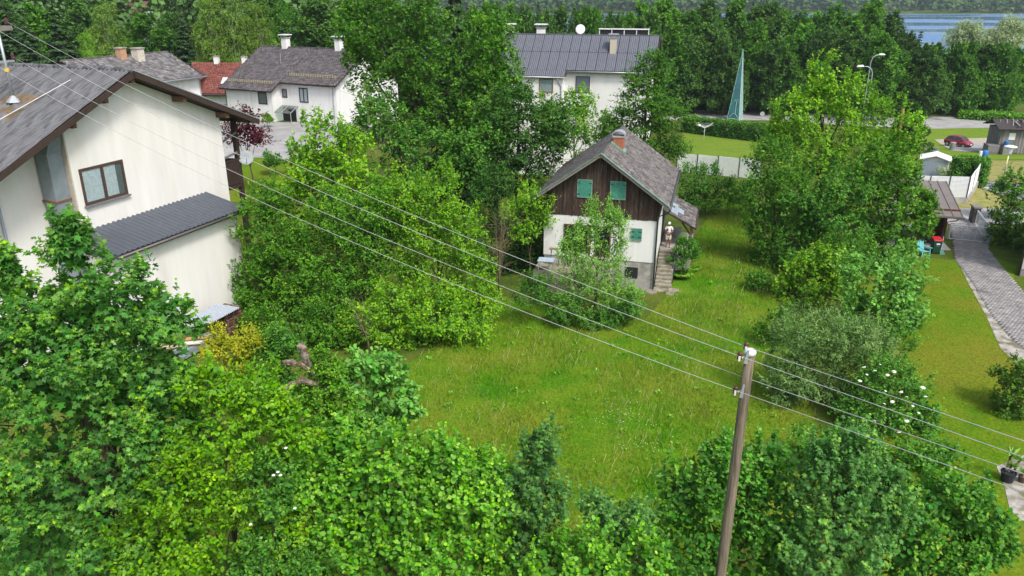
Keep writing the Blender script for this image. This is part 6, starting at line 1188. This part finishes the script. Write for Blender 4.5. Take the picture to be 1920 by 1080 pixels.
# ------------------------------------------------------------------ meadow
mp_ = gpts([(700,830),(740,700),(830,640),(930,560),(1100,590),(1210,600),(1245,560),(1330,400),(1320,372),(1420,372),(1440,470),(1460,600),(1540,820),(1560,960),(1240,1060),(1000,1060),(880,960)])
ar = np.array(mp_); r_ = np.random.default_rng(12); n = 225000
x = r_.uniform(ar[:, 0].min(), ar[:, 0].max(), n); y = r_.uniform(ar[:, 1].min(), ar[:, 1].max(), n); k_ = inside(mp_, x, y)
k_ &= ~((x > -.5) & (x < 11.5) & (y > 45.5-.26*(x-8.9)) & (y < 55)); x, y = x[k_], y[k_]
cl_ = np.sin(x*.9+1.2*np.sin(y*.5))*np.sin(y*.7+np.sin(x*.6))+.6*np.sin(x*2.1+y*1.3)*np.sin(y*2.4-x)
keep = r_.random(len(x)) < .75+.18*cl_; x, y, cl_ = x[keep], y[keep], cl_[keep]; n = len(x)
a_ = r_.uniform(0, 6.283, n); tl = r_.uniform(.15, .55, n)
d = np.stack([np.cos(a_)*tl, np.sin(a_)*tl, np.ones(n)], -1); sz = (.15+.17*r_.random(n)**2)*(1+.18*cl_)
TM['sblade'] = _tm([(-.014,0,0),(.014,0,0),(.025,.8,.06),(0,1,.15),(-.025,.8,.06)], [(0,1,2,4),(4,2,3)])
TM['blade'] = _tm([(-.05,0,0),(.05,0,0),(.035,.6,.06),(0,1,.22),(-.035,.6,.06)], [(0,1,2,4),(4,2,3)])
M_mead = ground_mat('meadow_blades', [(.058,.205,.006),(.08,.245,.006),(.125,.265,.008),(.2,.26,.025)], (.16, .6, .13), 0)
mg = cards('meadow_grass', np.stack([x, y, zt(x, y)], -1), d, np.stack([-np.sin(a_), np.cos(a_), np.full(n, .2)], -1), sz, r_.random(n), 'blade', M_mead); tag(mg, kind='stuff')
drape('meadow', mp_, ground_mat('meadow_soil_grass', [(.045,.165,.004),(.064,.195,.005),(.098,.205,.006),(.15,.195,.016)], (.16, .6, .13), .8), .02)
lp = gpts([(1690,484),(1795,489),(1818,530),(1850,590),(1875,650),(1925,705),(1925,860),(1872,878),(1885,950),(1925,1000),(1900,1080),(1780,1080),(1760,900),(1700,700),(1690,600)]); la_ = np.array(lp); nl_ = 80000
x = r_.uniform(la_[:, 0].min(), la_[:, 0].max(), nl_); y = r_.uniform(la_[:, 1].min(), la_[:, 1].max(), nl_); k_ = inside(lp, x, y); x, y = x[k_], y[k_]; nl_ = len(x); a_ = r_.uniform(0, 6.283, nl_)
tag(cards('lawn_grass', np.stack([x, y, zt(x, y)+.025], -1), np.stack([np.cos(a_)*.7, np.sin(a_)*.7, np.ones(nl_)], -1), np.stack([-np.sin(a_), np.cos(a_), np.full(nl_, .2)], -1), .05+.06*r_.random(nl_), r_.random(nl_), 'blade', M_lawn), kind='stuff')
n = 420; x = r_.uniform(ar[:, 0].min(), ar[:, 0].max(), n); y = r_.uniform(ar[:, 1].min(), ar[:, 1].max(), n); k_ = inside(mp_, x, y) & ~((x > -.5) & (x < 11.5) & (y > 43-.26*(x-8.9)) & (y < 56)); x, y = x[k_], y[k_]; n = len(x)
wx = np.repeat(x, 12)+r_.normal(0, .09, n*12); wy = np.repeat(y, 12)+r_.normal(0, .09, n*12); wa = r_.uniform(0, 6.283, n*12)
tag(cards('meadow_weeds', np.stack([wx, wy, zt(wx, wy)+.12*r_.random(n*12)], -1), np.stack([np.cos(wa), np.sin(wa), .5+.8*r_.random(n*12)], -1), np.tile([0, 0, 1.], (n*12, 1))+r_.normal(0, .2, (n*12, 3)), .07+.1*r_.random(n*12), .3+r_.random(n*12)*.6, 'oval', LM['horn']), kind='stuff')
# seed heads and daisies
n = 9000; x = r_.uniform(ar[:, 0].min(), ar[:, 0].max(), n); y = r_.uniform(ar[:, 1].min(), ar[:, 1].max(), n); k_ = inside(mp_, x, y) & (np.sin(x*.7)*np.sin(y*.33+1) > -.15); x, y = x[k_], y[k_]; n = len(x); a_ = r_.uniform(0, 6.28, n)
sh_ = cards('seed_grass', np.stack([x, y, zt(x, y)+.12], -1), np.stack([np.cos(a_)*.4, np.sin(a_)*.4, np.ones(n)], -1), np.stack([-np.sin(a_), np.cos(a_), np.zeros(n)], -1), (.3+.3*r_.random(n))*.82, r_.random(n), 'sblade', mat('straw_seed_heads', (.33,.29,.13), .9, .2, 2)); tag(sh_, kind='stuff')
dz = []
for px, py, w_, n_ in ((1150,800,60,45),(1215,835,45,28),(1130,770,70,20),(1180,870,60,12),(900,760,90,14)):
    for i in range(n_): q = G(px+r_.normal(0, w_*.5), py+r_.normal(0, 22)); dz.append((q.x, q.y, q.z+.28))
dz = np.array(dz); n = len(dz); ds_ = cards('daisies', dz, nrm(np.stack([r_.normal(0, 1, n), r_.normal(0, 1, n), np.zeros(n)], -1)), np.tile([0, 0, 1.], (n, 1)), np.full(n, .036), r_.random(n), 'round', M_flower); tag(ds_, kind='stuff')

# ------------------------------------------------------------------ summer haze
hz = MB().box(-1990,1990,-280,1690,-12,95).build('haze', None); hm = bpy.data.materials.new('haze'); hm.use_nodes = True; hn = hm.node_tree.nodes; hn.remove(hn['Principled BSDF'])
pv_ = hn.new('ShaderNodeVolumePrincipled'); pv_.inputs['Color'].default_value = (.72,.85,.97,1); pv_.inputs['Density'].default_value = .00016; pv_.inputs['Anisotropy'].default_value = .2; hm.node_tree.links.new(pv_.outputs[0], hn['Material Output'].inputs['Volume'])
hz.data.materials.append(hm); tag(hz, kind='stuff')
